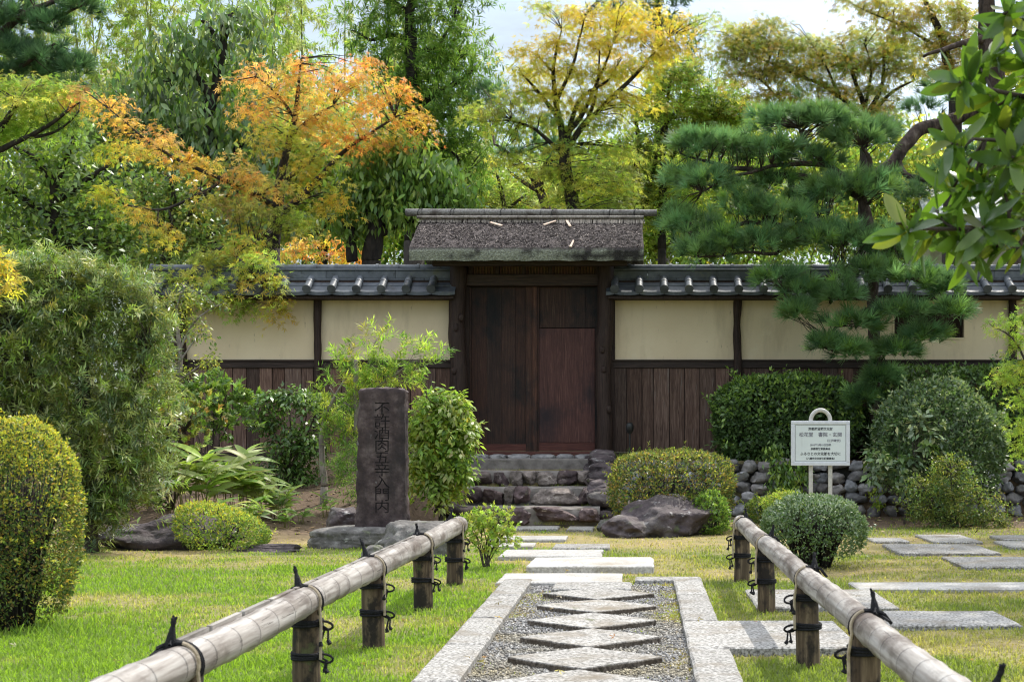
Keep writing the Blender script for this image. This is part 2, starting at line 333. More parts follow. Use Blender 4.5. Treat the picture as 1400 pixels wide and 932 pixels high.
for k, y in enumerate(dy):
    b = MB(); h = .365; cx_ = -.262 + random.uniform(-.015, .015); n = 9; ring = []
    hy = .35; cor = [(0, -hy), (h, 0), (0, hy), (-h, 0)]
    for q in range(4):
        a, c = cor[q], cor[(q + 1) % 4]
        for i in range(n):
            t = i / n; mid = math.sin(math.pi * t)
            x, yy = lerp(a[0], c[0], t) + .016 * mid * mnoise.noise(Vector((t * 6, q, k * 3.3))) + .006 * mid * (1 if a[0] + c[0] > 0 else -1), lerp(a[1], c[1], t) + .008 * mid * (1 if a[1] + c[1] > 0 else -1) + .016 * mid * mnoise.noise(Vector((t * 6, q + 9, k * 3.3)))
            ring.append((cx_ + x, y + yy))
    m_ = len(ring)
    vs = [(x, yy, -.03) for x, yy in ring] + [(x, yy, .032) for x, yy in ring] + [(cx_ + (x - cx_) * .985, y + (yy - y) * .985, .039 + .003 * mnoise.noise(Vector((x * 5, yy * 5, k)))) for x, yy in ring]
    fs = [(i, (i + 1) % m_, m_ + (i + 1) % m_, m_ + i) for i in range(m_)] + [(m_ + i, m_ + (i + 1) % m_, 2 * m_ + (i + 1) % m_, 2 * m_ + i) for i in range(m_)] + [tuple(2 * m_ + i for i in range(m_))]
    v = random.uniform(.95, 1.15); b.add(vs, fs, [(.34 * v, .29 * v, .24 * v)] * (2 * m_) + [(v, v * .98, v * .95)] * m_)  # side faces darkened: shade put into the vertex colour
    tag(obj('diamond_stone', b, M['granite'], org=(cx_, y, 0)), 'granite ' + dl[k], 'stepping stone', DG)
RECTS_D = [(-.262, y, .37) for y in dy]
SG = 'flat paving slabs set in the lawn'
def pslab(label, p0, p1, py_near, py_far, m='granite', top=.03, val=1.0):
    y0 = F * EYE / (py_near - CY); y1 = F * EYE / (py_far - CY); ym = (y0 + y1) / 2
    slab('paving_slab', label, 'paving slab', gx(p0, ym), gx(p1, ym), y0, y1, top, m, SG, val=val)
pslab('grey rectangular granite slab at the head of the gravel, behind the last diamond', 757, 863, 812.4, 803, 'granite', .04)
pslab('long pale slab closing the far left end of the kerbed path', 684, 851, 802, 789, 'pale_slab', .035, 1.05)
pslab('thin granite strip closing the far right end of the kerbed path', 869, 958, 799.6, 795, 'granite', .04)
pslab('bright white slab with thick front edge, middle of the approach', 725, 893, 784, 771, 'pale_slab', .06, 1.12)
pslab('long pale slab just behind the bright white slab', 686, 823, 766, 756.5, 'pale_slab', .04, 1.05)
pslab('small dark grey slab in dry grass, right of the approach', 757, 834, 752.5, 747)
pslab('short pale slab half under the thin stemmed shrub', 668, 731, 750.5, 745.5, 'pale_slab')
pslab('pale slab third below the stone steps', 672, 775, 741, 735.5, 'pale_slab')
pslab('narrow grey slab nearest the stone steps, left', 702, 764, 726, 722)
pslab('narrow grey slab nearest the stone steps, right', 776, 812, 727, 722.5)
pslab('pale slab half hidden behind the right bamboo rail posts', 1026, 1210, 836, 811)
pslab('weathered wide slab right of the bamboo rail, nearest the photo bottom', 1200, 1379, 861, 841)
pslab('very long narrow pale slab running to the right frame edge', 1166, 1560, 810, 801, 'pale_slab')
pslab('dark wide slab near the right frame edge behind the long narrow slab', 1303, 1450, 779, 765, val=.8)
pslab('reddish grey slab between the round bush and the dark wide slab', 1218, 1350, 760, 747.5, val=.85)
pslab('thin grey slab below the dark spreading azalea', 1264, 1328, 744, 734)
pslab('sliver of grey slab beside the round bush', 1190, 1238, 743.5, 738.5)
pslab('far small slab at right frame edge, rear one', 1362, 1425, 741, 735)
pslab('far small slab at right frame edge, front one', 1370, 1440, 751, 743)

# pebbles and grass (nobody could count them)
n = 24000
P = np.c_[rng.uniform(KL1, KR0, n), rng.uniform(5.6, PE, n) , np.zeros(n)]
keep = np.ones(n, bool)
for (a, b_, h) in RECTS_D: keep &= (np.abs(P[:, 0] - a) + np.abs(P[:, 1] - b_)) > h * .97
P = P[keep]; n = len(P)
oct_ = np.array([(1, 0, 0), (-1, 0, 0), (0, 1, 0), (0, -1, 0), (0, 0, 1), (0, 0, -1)], float)
of = np.array([(0, 2, 4), (2, 1, 4), (1, 3, 4), (3, 0, 4), (2, 0, 5), (1, 2, 5), (3, 1, 5), (0, 3, 5)])
s = rng.uniform(.004, .0095, n)[:, None, None] * rng.uniform(.6, 1.3, (n, 6, 1)) * np.array([1.15, 1, .75])
a = rng.uniform(0, 6.28, n); ca, sa = np.cos(a)[:, None], np.sin(a)[:, None]
V = oct_[None] * s; V = np.stack([V[..., 0] * ca - V[..., 1] * sa, V[..., 0] * sa + V[..., 1] * ca, V[..., 2]], -1) + P[:, None]; V[..., 2] += .010
val = rng.choice([.10, .17, .25, .35, .48], n, p=[.16, .26, .28, .2, .1]) * rng.uniform(.8, 1.2, n)
warm = np.array([fbm(x * 2.5, y * 2.5, 8) for x, y in P[:, :2]])[:, None] * .35
warm = np.clip(warm + .05, 0, 1)
C = np.repeat(np.c_[val, val * .98, val * .95] * (1 + warm * np.array((.5, .1, -.9))), 6, 0)
tag(npobj('gravel', V.reshape(-1, 3), (of[None] + np.arange(n)[:, None, None] * 6).reshape(-1, 3), C, M['gravel']), 'grey crushed gravel filling the path between granite kerbs', 'gravel', kind='stuff')

def blades(x0, x1, y0, y1, dens):
    n = int((x1 - x0) * (y1 - y0) * dens)
    return np.c_[rng.uniform(x0, x1, n), rng.uniform(y0, y1, n)]
pts = np.concatenate([blades(-3.8, 2.6, 5.6, 8.2, 4600), blades(-4.9, 3.5, 8.2, 10.5, 2900), blades(-6.2, 4.2, 10.5, 13.5, 1700), blades(-7.8, 5.0, 13.5, 19.6, 640)])
keep = np.ones(len(pts), bool)
for x0, x1, y0, y1 in RECTS: keep &= ~((pts[:, 0] > x0 + .004) & (pts[:, 0] < x1 - .004) & (pts[:, 1] > y0 + .004) & (pts[:, 1] < y1 - .004))
pts = pts[keep]
vis = np.abs((pts[:, 0] * F / pts[:, 1] + CX) - 700) < 800
pts = pts[vis]
# weeds in the gravel along the kerbs
wd = np.concatenate([np.c_[KL1 + np.abs(rng.normal(0, .06, 2600)), rng.uniform(6, PE, 2600)], np.c_[KR0 - np.abs(rng.normal(0, .045, 2600)), rng.uniform(6, PE, 2600)], np.c_[rng.uniform(KL1, KR0, 900), rng.uniform(8.2, PE, 900)]])
wd = np.concatenate([wd, np.c_[KL1 + np.abs(rng.normal(0, .13, 7000)), rng.uniform(6, PE, 7000)], np.c_[KR0 - np.abs(rng.normal(0, .10, 4500)), rng.uniform(6, PE, 4500)]]); wd = wd[(wd[:, 0] > KL1) & (wd[:, 0] < KR0)]
wk = np.array([fbm(x * 2.2, y * 2.0, 2, 4) > .0 for x, y in wd])
wd = wd[wk]
kd = np.ones(len(wd), bool)
for (a, b_, h) in RECTS_D: kd &= (np.abs(wd[:, 0] - a) + np.abs(wd[:, 1] - b_)) > h
wd = wd[kd]
isw = np.r_[np.zeros(len(pts), bool), np.ones(len(wd), bool)]; pts = np.concatenate([pts, wd]); n = len(pts)
hz = np.array([gheight(float(x), float(y)) for x, y in pts]); dr = np.array([dryness(float(x), float(y)) for x, y in pts]); br = np.array([bare(float(x), float(y)) for x, y in pts])
tall = np.array([fbm(x * 1.3, y * 1.3, 21) for x, y in pts])
keep = isw | (rng.random(n) > br * .93) & (rng.random(n) > dr * .7); pts, hz, dr, br, isw, tall = [q[keep] for q in (pts, hz, dr, br, isw, tall)]; n = len(pts)
ln = rng.uniform(.014, .032, n) * (1.15 - .6 * dr) * (1 + .9 * np.clip(tall, 0, 1)); ln[isw] *= .65
big = rng.random(n) < .004; ln[big] *= 2.2
wdt = rng.uniform(.0022, .0040, n) * (1 + (pts[:, 1] - 6) * .07)
az = rng.uniform(0, 6.28, n); lean = rng.uniform(.15, .9, n)
dirx, diry = np.cos(az), np.sin(az); sx, sy = -np.sin(az + rng.uniform(-.8, .8, n)), np.cos(az)
def bl(t, ww):
    c = np.c_[pts[:, 0] + dirx * ln * lean * t ** 1.7, pts[:, 1] + diry * ln * lean * t ** 1.7, hz + ln * t * (1 - .25 * lean * t)]
    return np.stack([c - np.c_[sx, sy, 0 * sx] * (wdt * ww)[:, None], c + np.c_[sx, sy, 0 * sx] * (wdt * ww)[:, None]], 1)
V = np.concatenate([bl(0., 1.), bl(.55, .8), bl(1., .12)], 1)
Fq = np.array([(0, 1, 3, 2), (2, 3, 5, 4)])
rnd = rng.random(n)
t = np.clip(dr * 1.25 - .2 + (rng.random(n) - .5) * .5, 0, 1)[:, None]
gcol = np.where((pts[:, :1] > -.3), np.array([[.20, .245, .055]]), np.array([[.215, .32, .045]]))
C = gcol * (1 - t) + np.array([[.46, .38, .17]]) * t
C = C * (.75 + .5 * rnd[:, None])
mixw = (rng.random((int(isw.sum()), 1)) < np.clip(.55 - 1.2 * tall[isw, None], .1, .9)); C[isw] = np.where(mixw, np.array([[.36, .27, .10]]), np.array([[.32, .35, .06]])) * (.6 + .6 * rnd[isw, None])
tag(npobj('lawn_grass', V.reshape(-1, 3), (Fq[None] + np.arange(n)[:, None, None] * 6).reshape(-1, 4), np.repeat(C, 6, 0), M['grass']), 'short green and straw coloured lawn grass on both sides of the path', 'grass', kind='stuff')

# a few fallen leaves on lawn and path
FALL = np.c_[rng.uniform(-6, 4.5, 420), rng.uniform(6, 18, 420)]
# fallen pine needles and leaves on the bare bank
n = 5200
P = np.c_[rng.uniform(-7.5, 5.2, n), rng.uniform(14.6, 19.7, n)]
keep = np.array([bare(float(x), float(y)) > .25 + .3 * random.random() for x, y in P]) & ~((P[:, 0] > -2.2) & (P[:, 0] < -.3) & (P[:, 1] > 18)); P = P[keep]; n = len(P)
hz = np.array([gheight(float(x), float(y)) for x, y in P]) + .008
a = rng.uniform(0, 6.28, n); l_ = rng.uniform(.02, .06, n); ww = rng.uniform(.004, .016, n)
d = np.c_[np.cos(a), np.sin(a), rng.normal(0, .15, n)]; e = np.c_[-np.sin(a), np.cos(a), rng.normal(0, .2, n)]
c0 = np.c_[P, hz]
V = np.stack([c0 - d * l_[:, None], c0 + e * ww[:, None], c0 + d * l_[:, None], c0 - e * ww[:, None]], 1)
cc = np.array([(.2, .12, .06), (.30, .2, .1), (.12, .075, .045), (.35, .27, .15)])[rng.integers(0, 4, n)]
tag(npobj('leaf_litter', V.reshape(-1, 3), np.arange(n * 4).reshape(-1, 4), np.repeat(cc, 4, 0), M['straw']), 'brown fallen needles and leaves on the bare bank', 'leaf litter', kind='stuff')
#@@STRUCTURE
# ------------------------------------------------------------------ gate
def Z(py, Y=YW): return gz(py, Y)
def X(px, Y=YW): return gx(px, Y)
def planks(b, x0, x1, y0, y1, z0, z1, pitch, gap=.006, var=.35, jit=.004, warm=.1):
    x = x0
    while x < x1 - .02:
        p = min(pitch * random.uniform(.8, 1.25), x1 - x)
        if x1 - (x + p) < .06: p = x1 - x
        v = random.uniform(1 - var, 1 + var); d = random.uniform(0, jit); wv = random.uniform(-warm, warm)
        b.box(x + gap / 2, x + p - gap / 2, y0 + d, y1, z0, z1, (v * (1 + wv), v, v * (1 - wv * .6)))
        x += p
def log(b, x, y, z0, z1, r, seed, col=(1, 1, 1), bump=.25, seg=12):
    pts, rad = [], []
    k = int((z1 - z0) / .07)
    for i in range(k + 1):
        z = lerp(z0, z1, i / k)
        pts.append((x + r * .35 * mnoise.noise(Vector((z * 1.4, seed, 0))), y + r * .2 * mnoise.noise(Vector((z * 1.4, seed, 5))), z))
        rad.append(r * (1 + bump * mnoise.noise(Vector((z * 3.3, seed, 9)))))
    b.tube(pts, rad, seg, col)
def rrect(b, x0, x1, y0, y1, z0, z1, col=(1, 1, 1)): b.box(x0, x1, y0, y1, z0, z1, col)

zs = Z(617, 21.0)                                       # door sill
gate = thing('gate', 'dark wooden double gate under a small thatched roof, at the top of stone steps', 'gate', (X(727), YW, zs - .05))
dL, dR = X(640), X(819); zt = Z(392); dm = X(729)
b = MB(); b.box(dL - .02, dR + .02, 20.98, 21.32, zs - .09, zs - .003); obj('threshold', b, M['red_rail'], gate, bevel=.01)
# left leaf
b = MB(); planks(b, dL + .05, dm - .095, 21.2, 21.25, zs + .10, zt - .004, .17, .003, .22); b.box(dL + .02, dm - .02, 21.2505, 21.27, zs + .01, zt - .01, (.4, .4, .4)); dl_ = obj('door', b, M['door'], gate)
b = MB(); b.box(dL + .004, dL + .05, 21.17, 21.26, zs, zt - .004); b.box(dm - .095, dm - .012, 21.17, 21.26, zs, zt - .004, (1.5, 1.4, 1.3)); obj('door_stile', b, M['door'], dl_)
b = MB(); b.box(dL + .053, dm - .098, 21.165, 21.262, zs + .003, zs + .10); obj('bottom_rail', b, M['red_rail'], dl_)
# right leaf with the low wicket
b = MB(); planks(b, dm + .085, dR - .055, 21.2, 21.25, Z(449) + .012, zt - .004, .3, .003, .15); b.box(dm - .01, dR - .02, 21.2505, 21.27, zs + .01, zt - .01, (.4, .4, .4)); dr_ = obj('door', b, M['door'], gate)
b = MB(); b.box(dm - .008, dm + .052, 21.15, 21.255, zs, zt - .004, (1.9, 1.75, 1.6)); b.box(dm + .054, dm + .083, 21.17, 21.25, zs, zt - .004, (1.1, 1.0, 1.0)); b.box(dR - .053, dR - .004, 21.17, 21.26, zs, zt - .004); obj('door_stile', b, M['door'], dr_)
b = MB(); b.box(dm + .086, dR - .056, 21.165, 21.245, zs + .12, Z(449)); wk_ = obj('wicket_door', b, M['door_red'], dr_, bevel=.006)
b = MB(); b.box(dm + .086, dR - .056, 21.155, 21.247, zs + .003, zs + .117); obj('bottom_rail', b, M['red_rail'], dr_)
# posts, lintel, transom
for px in (628.5, 827.5):
    b = MB(); log(b, X(px), 21.02, .70, Z(345), .112, px, seg=18, bump=.12); g_ = obj('gate_post', b, M['wood_dark'], gate, smooth=60)
    b = MB()
    for q in range(3): 
        zq = random.uniform(1.2, 2.9); b = MB(); b.rock((X(px) + random.uniform(-.07, .07), 20.915, zq), (.035, .02, .05), q + px, .3, 2); obj('knot', b, M['wood_dark'], g_, smooth=True)
for (a_, c_) in ((X(616), dL + .022), (dR - .022, X(841))): b = MB(); b.box(a_, c_, 21.14, 21.165 + .1, .74, Z(362)); obj('door_jamb', b, M['wood_dark'], gate)
b = MB(); b.box(dL - .02, dR + .02, 21.271, 21.29, zt - .06, Z(362)); obj('transom_board', b, M['wood_dark'], gate)
b = MB(); b.box(X(640) - .01, X(819) + .01, 21.06, 21.24, zt + .002, Z(376), (1.3, 1.25, 1.2)); obj('lintel', b, M['wood_h'], gate, bevel=.012)
b = MB(); b.box(X(618), X(838), 20.96, 21.16, Z(364), Z(350)); b.box(X(600), X(858), 20.5, 20.62, gz(363, 20.5), gz(352, 20.5)); obj('beam', b, M['wood_h'], gate, bevel=.01)
b = MB(); x = X(641)
while x < X(819): b.tube([(x, 21.14, Z(376) + .002), (x, 21.14, Z(363))], .0075, 5, (.42, random.uniform(.24, .34), .26)); x += .021
obj('transom_slats', b, M['cane'], gate)
b = MB()
for px in (645, 681, 717, 753, 790, 817): b = MB(); b.box(X(px) - .025, X(px) + .025, 21.075, 21.12, Z(376) + .003, Z(363)); obj('transom_post', b, M['wood_dark'], gate)
b = MB(); x = X(585)
while x < X(873):
    b.tube([(x, 20.32, 3.40), (x, 21.2, 3.83), (x, 22.1, 3.40)], .03, 7); x += .27
obj('rafters', b, M['wood_dark'], gate)
# thatched (layered bark) roof: profile in (y, z), extruded along x
ye, ze0, ze1, zr = 20.2, gz(356, 20.2), gz(338, 20.2), Z(301)
rx0, rx1 = X(574), X(880)
prof = [(ye + .02, ze0), (ye + .004, lerp(ze0, ze1, .35)), (ye - .004, lerp(ze0, ze1, .7)), (ye + .012, ze1)]
for i in range(1, 25): t = i / 24; prof.append((lerp(ye + .012, YW, t), lerp(ze1, zr, t) + .035 * math.sin(math.pi * t)))
half = prof[:]; prof += [(2 * YW - y, z) for y, z in reversed(half[:-1])]
prof += [(YW + .02, zr - .30)]
b = MB(); nxr = 150; npf = len(prof)
for i in range(nxr + 1):
    t = i / nxr
    for k, (y, z) in enumerate(prof):
        x = lerp(rx0, rx1, t); e = 1 if k < npf - 1 else 0
        taper = 1 - .018 * ((z - ze1) / (zr - ze1) if z > ze1 else 0)
        x = (x - (rx0 + rx1) / 2) * taper + (rx0 + rx1) / 2
        if e:
            q = Vector((x * 9, y * 9, z * 9)); dn = .010 * mnoise.noise(q) + .012 * mnoise.noise(q * 2.7)
            z2, y2 = z + dn, y - dn * .6
            if k < 2: z2 = z + .012 * mnoise.noise(Vector((x * 5, 3, k)))
        else: z2, y2 = z, y
        b.v.append((x, y2, z2))
        v = .85 + .3 * mnoise.noise(Vector((x * 4, y * 4, 3)))
        c = np.array((.118, .098, .094)) * v
        if k <= 2 or (npf - 4 <= k < npf - 1):
            lich = mnoise.noise(Vector((x * 3.1, z * 6, 1))) + .5 * mnoise.noise(Vector((x * 11, z * 15, 2))) + (.22 if x < X(760) else -.08)
            tt = smooth01((lich + .5) / .5)
            c = np.array((.035, .033, .03)) * (1 - tt) + np.array((.27, .285, .225)) * tt
        b.c.append(tuple(c))
b.f = [(i * npf + k, i * npf + (k + 1) % npf, (i + 1) * npf + (k + 1) % npf, (i + 1) * npf + k) for i in range(nxr) for k in range(npf)]
b.f += [tuple(range(npf - 1, -1, -1)), tuple(nxr * npf + k for k in range(npf))]
roof = obj('thatched_roof', b, M['thatch'], gate)
# frayed bark ends over the slope
n = 21000
t = rng.uniform(0.0, 1, n); side = np.where(rng.random(n) < .72, -1, 1)
xx = rng.uniform(rx0 + .03, rx1 - .03, n); yy = YW + side * (1 - t) * (YW - ye - .02); zz = ze1 + (zr - ze1) * t + .035 * np.sin(np.pi * t) + .008
l_ = rng.uniform(.010, .032, n); ww = rng.uniform(.003, .006, n)
th = rng.normal(0, .9, n); up = rng.uniform(.0, .35, n)
sl = (zr - ze1) / (YW - ye)
d = np.c_[np.sin(th), side * np.cos(th), -sl * np.cos(th) + up]; e = np.c_[np.cos(th), -side * np.sin(th), .2 * rng.normal(0, 1, n)]
c0 = np.c_[xx, yy, zz]
V = np.stack([c0 - e * ww[:, None], c0 + e * ww[:, None], c0 + e * (ww * .7)[:, None] + d * l_[:, None], c0 - e * (ww * .7)[:, None] + d * l_[:, None]], 1)
pal = np.array([(.05, .04, .038), (.11, .09, .085), (.19, .165, .155), (.33, .285, .26), (.45, .385, .34)])
C = pal[rng.choice(5, n, p=[.26, .26, .23, .17, .08])] * rng.uniform(.75, 1.25, (n, 1))
npobj('bark_thatch', V.reshape(-1, 3), np.arange(n * 4).reshape(-1, 4), np.repeat(C, 4, 0), M['straw'], roof)
for (px, py, l, a, wv) in ((678, 312, .11, -.9, .02), (752, 310, .12, .75, .016), (777, 311, .13, -.25, .018), (782, 336, .13, .12, .014)):
    t = (337 - py) / 37; y = lerp(ye, YW, t); z = lerp(ze1, zr, t) + .035 * math.sin(math.pi * t) + .03; x = gx(px, y)
    b = MB(); dx, dy_ = math.sin(a), math.cos(a); p = Vector((x, y, z)); dv = Vector((dx, dy_ * .9, dy_ * sl * .9)) * l; ev = Vector((dy_, -dx, -dx * sl)) * wv; nn = Vector((0, -.012, .02))
    q = [p - dv - ev, p - dv + ev, p + dv * .9 + ev * .8, p + dv - ev * .7]
    b.add(q + [v + nn * .5 for v in q], [(3, 2, 1, 0), (4, 5, 6, 7), (0, 1, 5, 4), (1, 2, 6, 5), (2, 3, 7, 6), (3, 0, 4, 7)], (.6, .46, .36)); obj('bark_chip', b, M['straw'], roof)
# ridge: straw bundle, bamboo battens, pole
b = MB(); nb = 640
for i in range(nb):
    x = lerp(rx0 + .02, rx1 - .02, i / nb) + random.uniform(-.01, .01); right = x > X(762)
    c0 = random.uniform(.3, .6) if right else random.uniform(.2, .42)
    c = (c0, c0 * .88, c0 * .76); ln_ = random.uniform(.13, .18) if right else random.uniform(.08, .14)
    for sd in (-1, 1):
        z0 = zr + .075; r = random.uniform(-.02, .02)
        b.tube([(x, YW + sd * .02, z0), (x + r, YW + sd * (.06 + .4 * ln_), z0 - .03 - .25 * ln_), (x + 2 * r, YW + sd * (.07 + .75 * ln_), z0 - .055 - .55 * ln_ - random.uniform(0, .02))], .0055, 3, c, False)
obj('ridge_thatch', b, M['straw'], roof)
def bamboo(b, p0, p1, r, node=.28, seg=16, col=(1, 1, 1), step=.05, bend=0, seed=0):
    p0, p1 = Vector(p0), Vector(p1); Lg = (p1 - p0).length; pts, rad, cols = [], [], []
    nn = int(Lg / node); s_ = []
    for k in range(nn + 1):
        c = (k + .5) * node + random.uniform(-.04, .04)
        s_ += [(c - .03, 1.0, 1), (c - .012, 1.045, .95), (c - .004, 1.05, .8), (c, .975, .38), (c + .005, 1.045, .85), (c + .02, 1.02, 1), (c + .09, .99, 1.02), (c + .18, .985, 1)]
    s_ = [(0, 1, .6)] + [q for q in s_ if 0 < q[0] < Lg] + [(Lg, 1, .6)]
    for (d, k, c) in s_:
        t = d / Lg; p = p0.lerp(p1, t); p += Vector((mnoise.noise(Vector((d * .5, seed, 0))), 0, mnoise.noise(Vector((d * .5, seed, 4))))) * bend
        pts.append(p); rad.append((lerp(r[0], r[1], t) if isinstance(r, tuple) else r) * k); cols.append(tuple(q * c for q in col))
    b.tube(pts, rad, seg, cols=cols); return pts
b = MB(); bamboo(b, (X(555), YW - .03, Z(291)), (X(898), YW - .03, Z(291.5)), (.052, .046), .42, col=(.62, .64, .66)); bamboo(b, (X(572), YW - .14, Z(297) - .02), (X(880), YW - .14, Z(297) - .02), .022, .4, col=(.75, .73, .7)); obj('ridge_pole', b, M['bamboo_old'], roof, smooth=40)
b = MB()
for px in (578, 622, 690, 760, 838, 872):
    b = MB(); b.tube([(X(px) + .05 * math.cos(a), YW - .06 + .085 * math.cos(a), Z(293) + .07 * math.sin(a)) for a in np.linspace(0, 6.28, 14)], .006, 5); obj('rope_tie', b, M['rope'], roof)

# ------------------------------------------------------------------ tiled plaster walls
def tileroof(parent, x0, x1, seedx):
    Ye, Yt = YW - .40, YW - .10; zlow, zhi = gz(399, Ye), gz(384, Yt); ym = YW
    P_ = .336
    b = MB(); bt = MB(); nloc = []
    x = seedx - math.ceil((seedx - x0) / P_) * P_
    for sd in (-1, 1):
        yE, yT = (Ye, Yt) if sd < 0 else (2 * YW - Ye, 2 * YW - Yt)
        xx = x - P_
        while xx < x1 + .01:
            a0, a1 = max(xx, x0), min(xx + P_, x1)
            if a1 - a0 > .05:
                v = random.uniform(.8, 1.15); col = (v, v, v * random.uniform(.97, 1.04)); m = 7; vs = []
                for r_, (y, z) in enumerate([(yE, zlow - .045), (yE, zlow), (lerp(yE, yT, .5), lerp(zlow, zhi, .5) + .0), (lerp(yE, yT, .5), lerp(zlow, zhi, .5) + .014), (yT, zhi + .01)]):
                    for i in range(m):
                        xq = lerp(a0 + .003, a1 - .003, i / (m - 1)); u = (xq - xx) / P_ * 2 - 1
                        vs.append((xq, y, z + .012 * u * u))
                fs = [(r_ * m + i, r_ * m + i + 1, (r_ + 1) * m + i + 1, (r_ + 1) * m + i) for r_ in range(4) for i in range(m - 1)]
                b.add(vs, fs if sd < 0 else [f[::-1] for f in fs], col)
            if x0 + .03 < xx < x1 - .03:
                v = random.uniform(.85, 1.2); sdv = Vector((xx, yE - sd * -.045 if sd > 0 else yE - .045, zlow + .038)); sdt = Vector((xx, yT, zhi + .042))
                d = sdt - sdv; pts = [sdv, sdv + d * .03, sdv + d * .5, sdv + d * .505, sdt]
                bt.tube(pts, [.052, .053, .049, .054, .050], 14, (v, v, v))
                fr = sdv - d.normalized() * .004                       # rim and boss of the end disc
                bt.tube([fr, fr + d.normalized() * .01], [.060, .060], 16, (v * .9, v * .9, v * .9))
            xx += P_
    o = obj('tile_roof', b, M['tile'], parent, smooth=35)
    obj('round_tiles', bt, M['tile'], o, smooth=35)
    b = MB(); z = zhi + .0                                            # flat ridge courses
    for k, (hw, hh) in enumerate(((.150, .028), (.142, .105), (.155, .024))):
        xx = x0 + .02 - (k % 2) * .4
        while xx < x1 - .02:
            v = random.uniform(.8, 1.1); e = min(xx + .95, x1 - .02); q0 = max(xx, x0 + .02)
            b.box(q0 + .0015, e - .0015, ym - hw - random.uniform(0, .003), ym + hw, z, z + hh, (v, v, v)); xx += .95
        z += hh + .0015
    obj('ridge_course', b, M['tile'], o, bevel=.006)
    b = MB(); xx = x0 + .02; zc = z + .022
    while xx < x1 - .03:
        e = min(xx + .283, x1 - .02); v = random.uniform(.85, 1.2)
        b.tube([(xx, ym, zc), (xx + .035, ym, zc), (xx + .036, ym, zc), (e, ym, zc)], [.064, .064, .053, .053], 14, (v, v, v)); xx = e
    obj('ridge_cap', b, M['tile'], o, smooth=35)
    b = MB(); b.box(x0 + .03, x1 - .03, Ye + .05, 2 * YW - Ye - .05, zlow - .085, zlow - .05, (1, 1, 1)); b.box(x0 + .04, x1 - .04, YW - .17, YW + .17, zlow - .05, zhi - .005); obj('eave_board', b, M['wood_dark'], o)
    return zlow
zb = .76
def garden_wall(label, x0, x1, rx0_, rx1_, posts, holes, seedx):
    t = thing('garden_wall', label, 'wall', ((x0 + x1) / 2, YW, zb))
    zl = tileroof(t, rx0_, rx1_, seedx)
    ztop = zl - .06; zp, zr1, zr0 = Z(493), Z(494), Z(503)
    b = MB(); y0, y1 = YW - .02, YW + .11
    segs = [x0 + .002] + sorted(sum([[h[0], h[1]] for h in holes], [])) + [x1 - .002]
    for i in range(len(segs) - 1):
        if i % 2 == 0: b.box(segs[i], segs[i + 1], y0, y1, zr1 - .05, ztop)
        else:
            h = holes[i // 2]; b.box(segs[i], segs[i + 1], y0, y1, zr1 - .05, h[2]); b.box(segs[i], segs[i + 1], y0, y1, h[3], ztop)
    pl = obj('plaster', b, M['plaster'], t)
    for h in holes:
        b = MB(); e = .018
        b.box(h[0] - e, h[1] + e, y0 - .012, y1 + .01, h[2] - e, h[2] + .004); b.box(h[0] - e, h[1] + e, y0 - .012, y1 + .01, h[3] - .004, h[3] + e)
        b.box(h[0] - e, h[0] + .004, y0 - .012, y1 + .01, h[2], h[3]); b.box(h[1] - .004, h[1] + e, y0 - .012, y1 + .01, h[2], h[3]); obj('window_frame', b, M['plaster'], t)
        b = MB()
        xx = h[0] + .03
        while xx < h[1]: b.tube([(xx, YW + .05, h[2]), (xx, YW + .05, h[3])], .009, 5); xx += .055
        obj('window_bars', b, M['wood_dark'], t)
        b = MB(); b.box(h[0] - .05, h[1] + .05, y1 + .012, y1 + .03, h[2] - .05, h[3] + .05); obj('dark_backing', b, M['wood_dark'], t)  # added dark board that stands in for the shade behind the opening
    b = MB(); b.box(x0, x1, YW - .065, YW - .021, zr0, zr1); b.box(x0, x1, YW - .085, YW - .021, zr1 + .0005, zr1 + .022, (1.25, 1.2, 1.15)); obj('wall_rail', b, M['wood_h'], t, bevel=.004)
    b = MB(); planks(b, x0, x1, YW - .05, YW - .022, zb + .06, zr0 - .002, .195, .011, .5, .010); b.box(x0, x1, YW - .0215, YW - .002, zb + .06, zr0 + .05, (.3, .3, .3)); obj('board_skirting', b, M['wood'], t)
    b = MB(); b.box(x0, x1, YW - .075, YW + .12, zb - .15, zb + .056); obj('wall_sill', b, M['wood_h'], t)
    for px, r in posts:
        b = MB(); log(b, X(px), YW - .075, zb - .1, ztop + .005, r, px * .37, bump=.35, seg=14); obj('wall_post', b, M['wood_dark'], t, smooth=60)
    return t
garden_wall('cream plaster wall with grey tiled top, left of the gate, maple drooping over it', X(244), X(618), X(204), X(627), [(248, .085), (436, .052)], [], X(420, YW - .4))
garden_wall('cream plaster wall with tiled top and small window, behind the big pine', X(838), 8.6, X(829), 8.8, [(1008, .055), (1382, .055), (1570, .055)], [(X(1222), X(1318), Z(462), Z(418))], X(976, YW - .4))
# return of the wall at its left end
t = thing('side_wall', 'dark end of the plaster wall running back behind the shrubs', 'wall', (X(240), YW + 2, zb))
b = MB(); b.box(X(236), X(243.5), YW + .15, YW + 5, zb - .2, 2.9); obj('plaster', b, M['plaster'], t)
b = MB(); b.box(X(226), X(253), YW + .45, YW + 5.1, 2.9, 3.0); obj('coping', b, M['tile'], t)

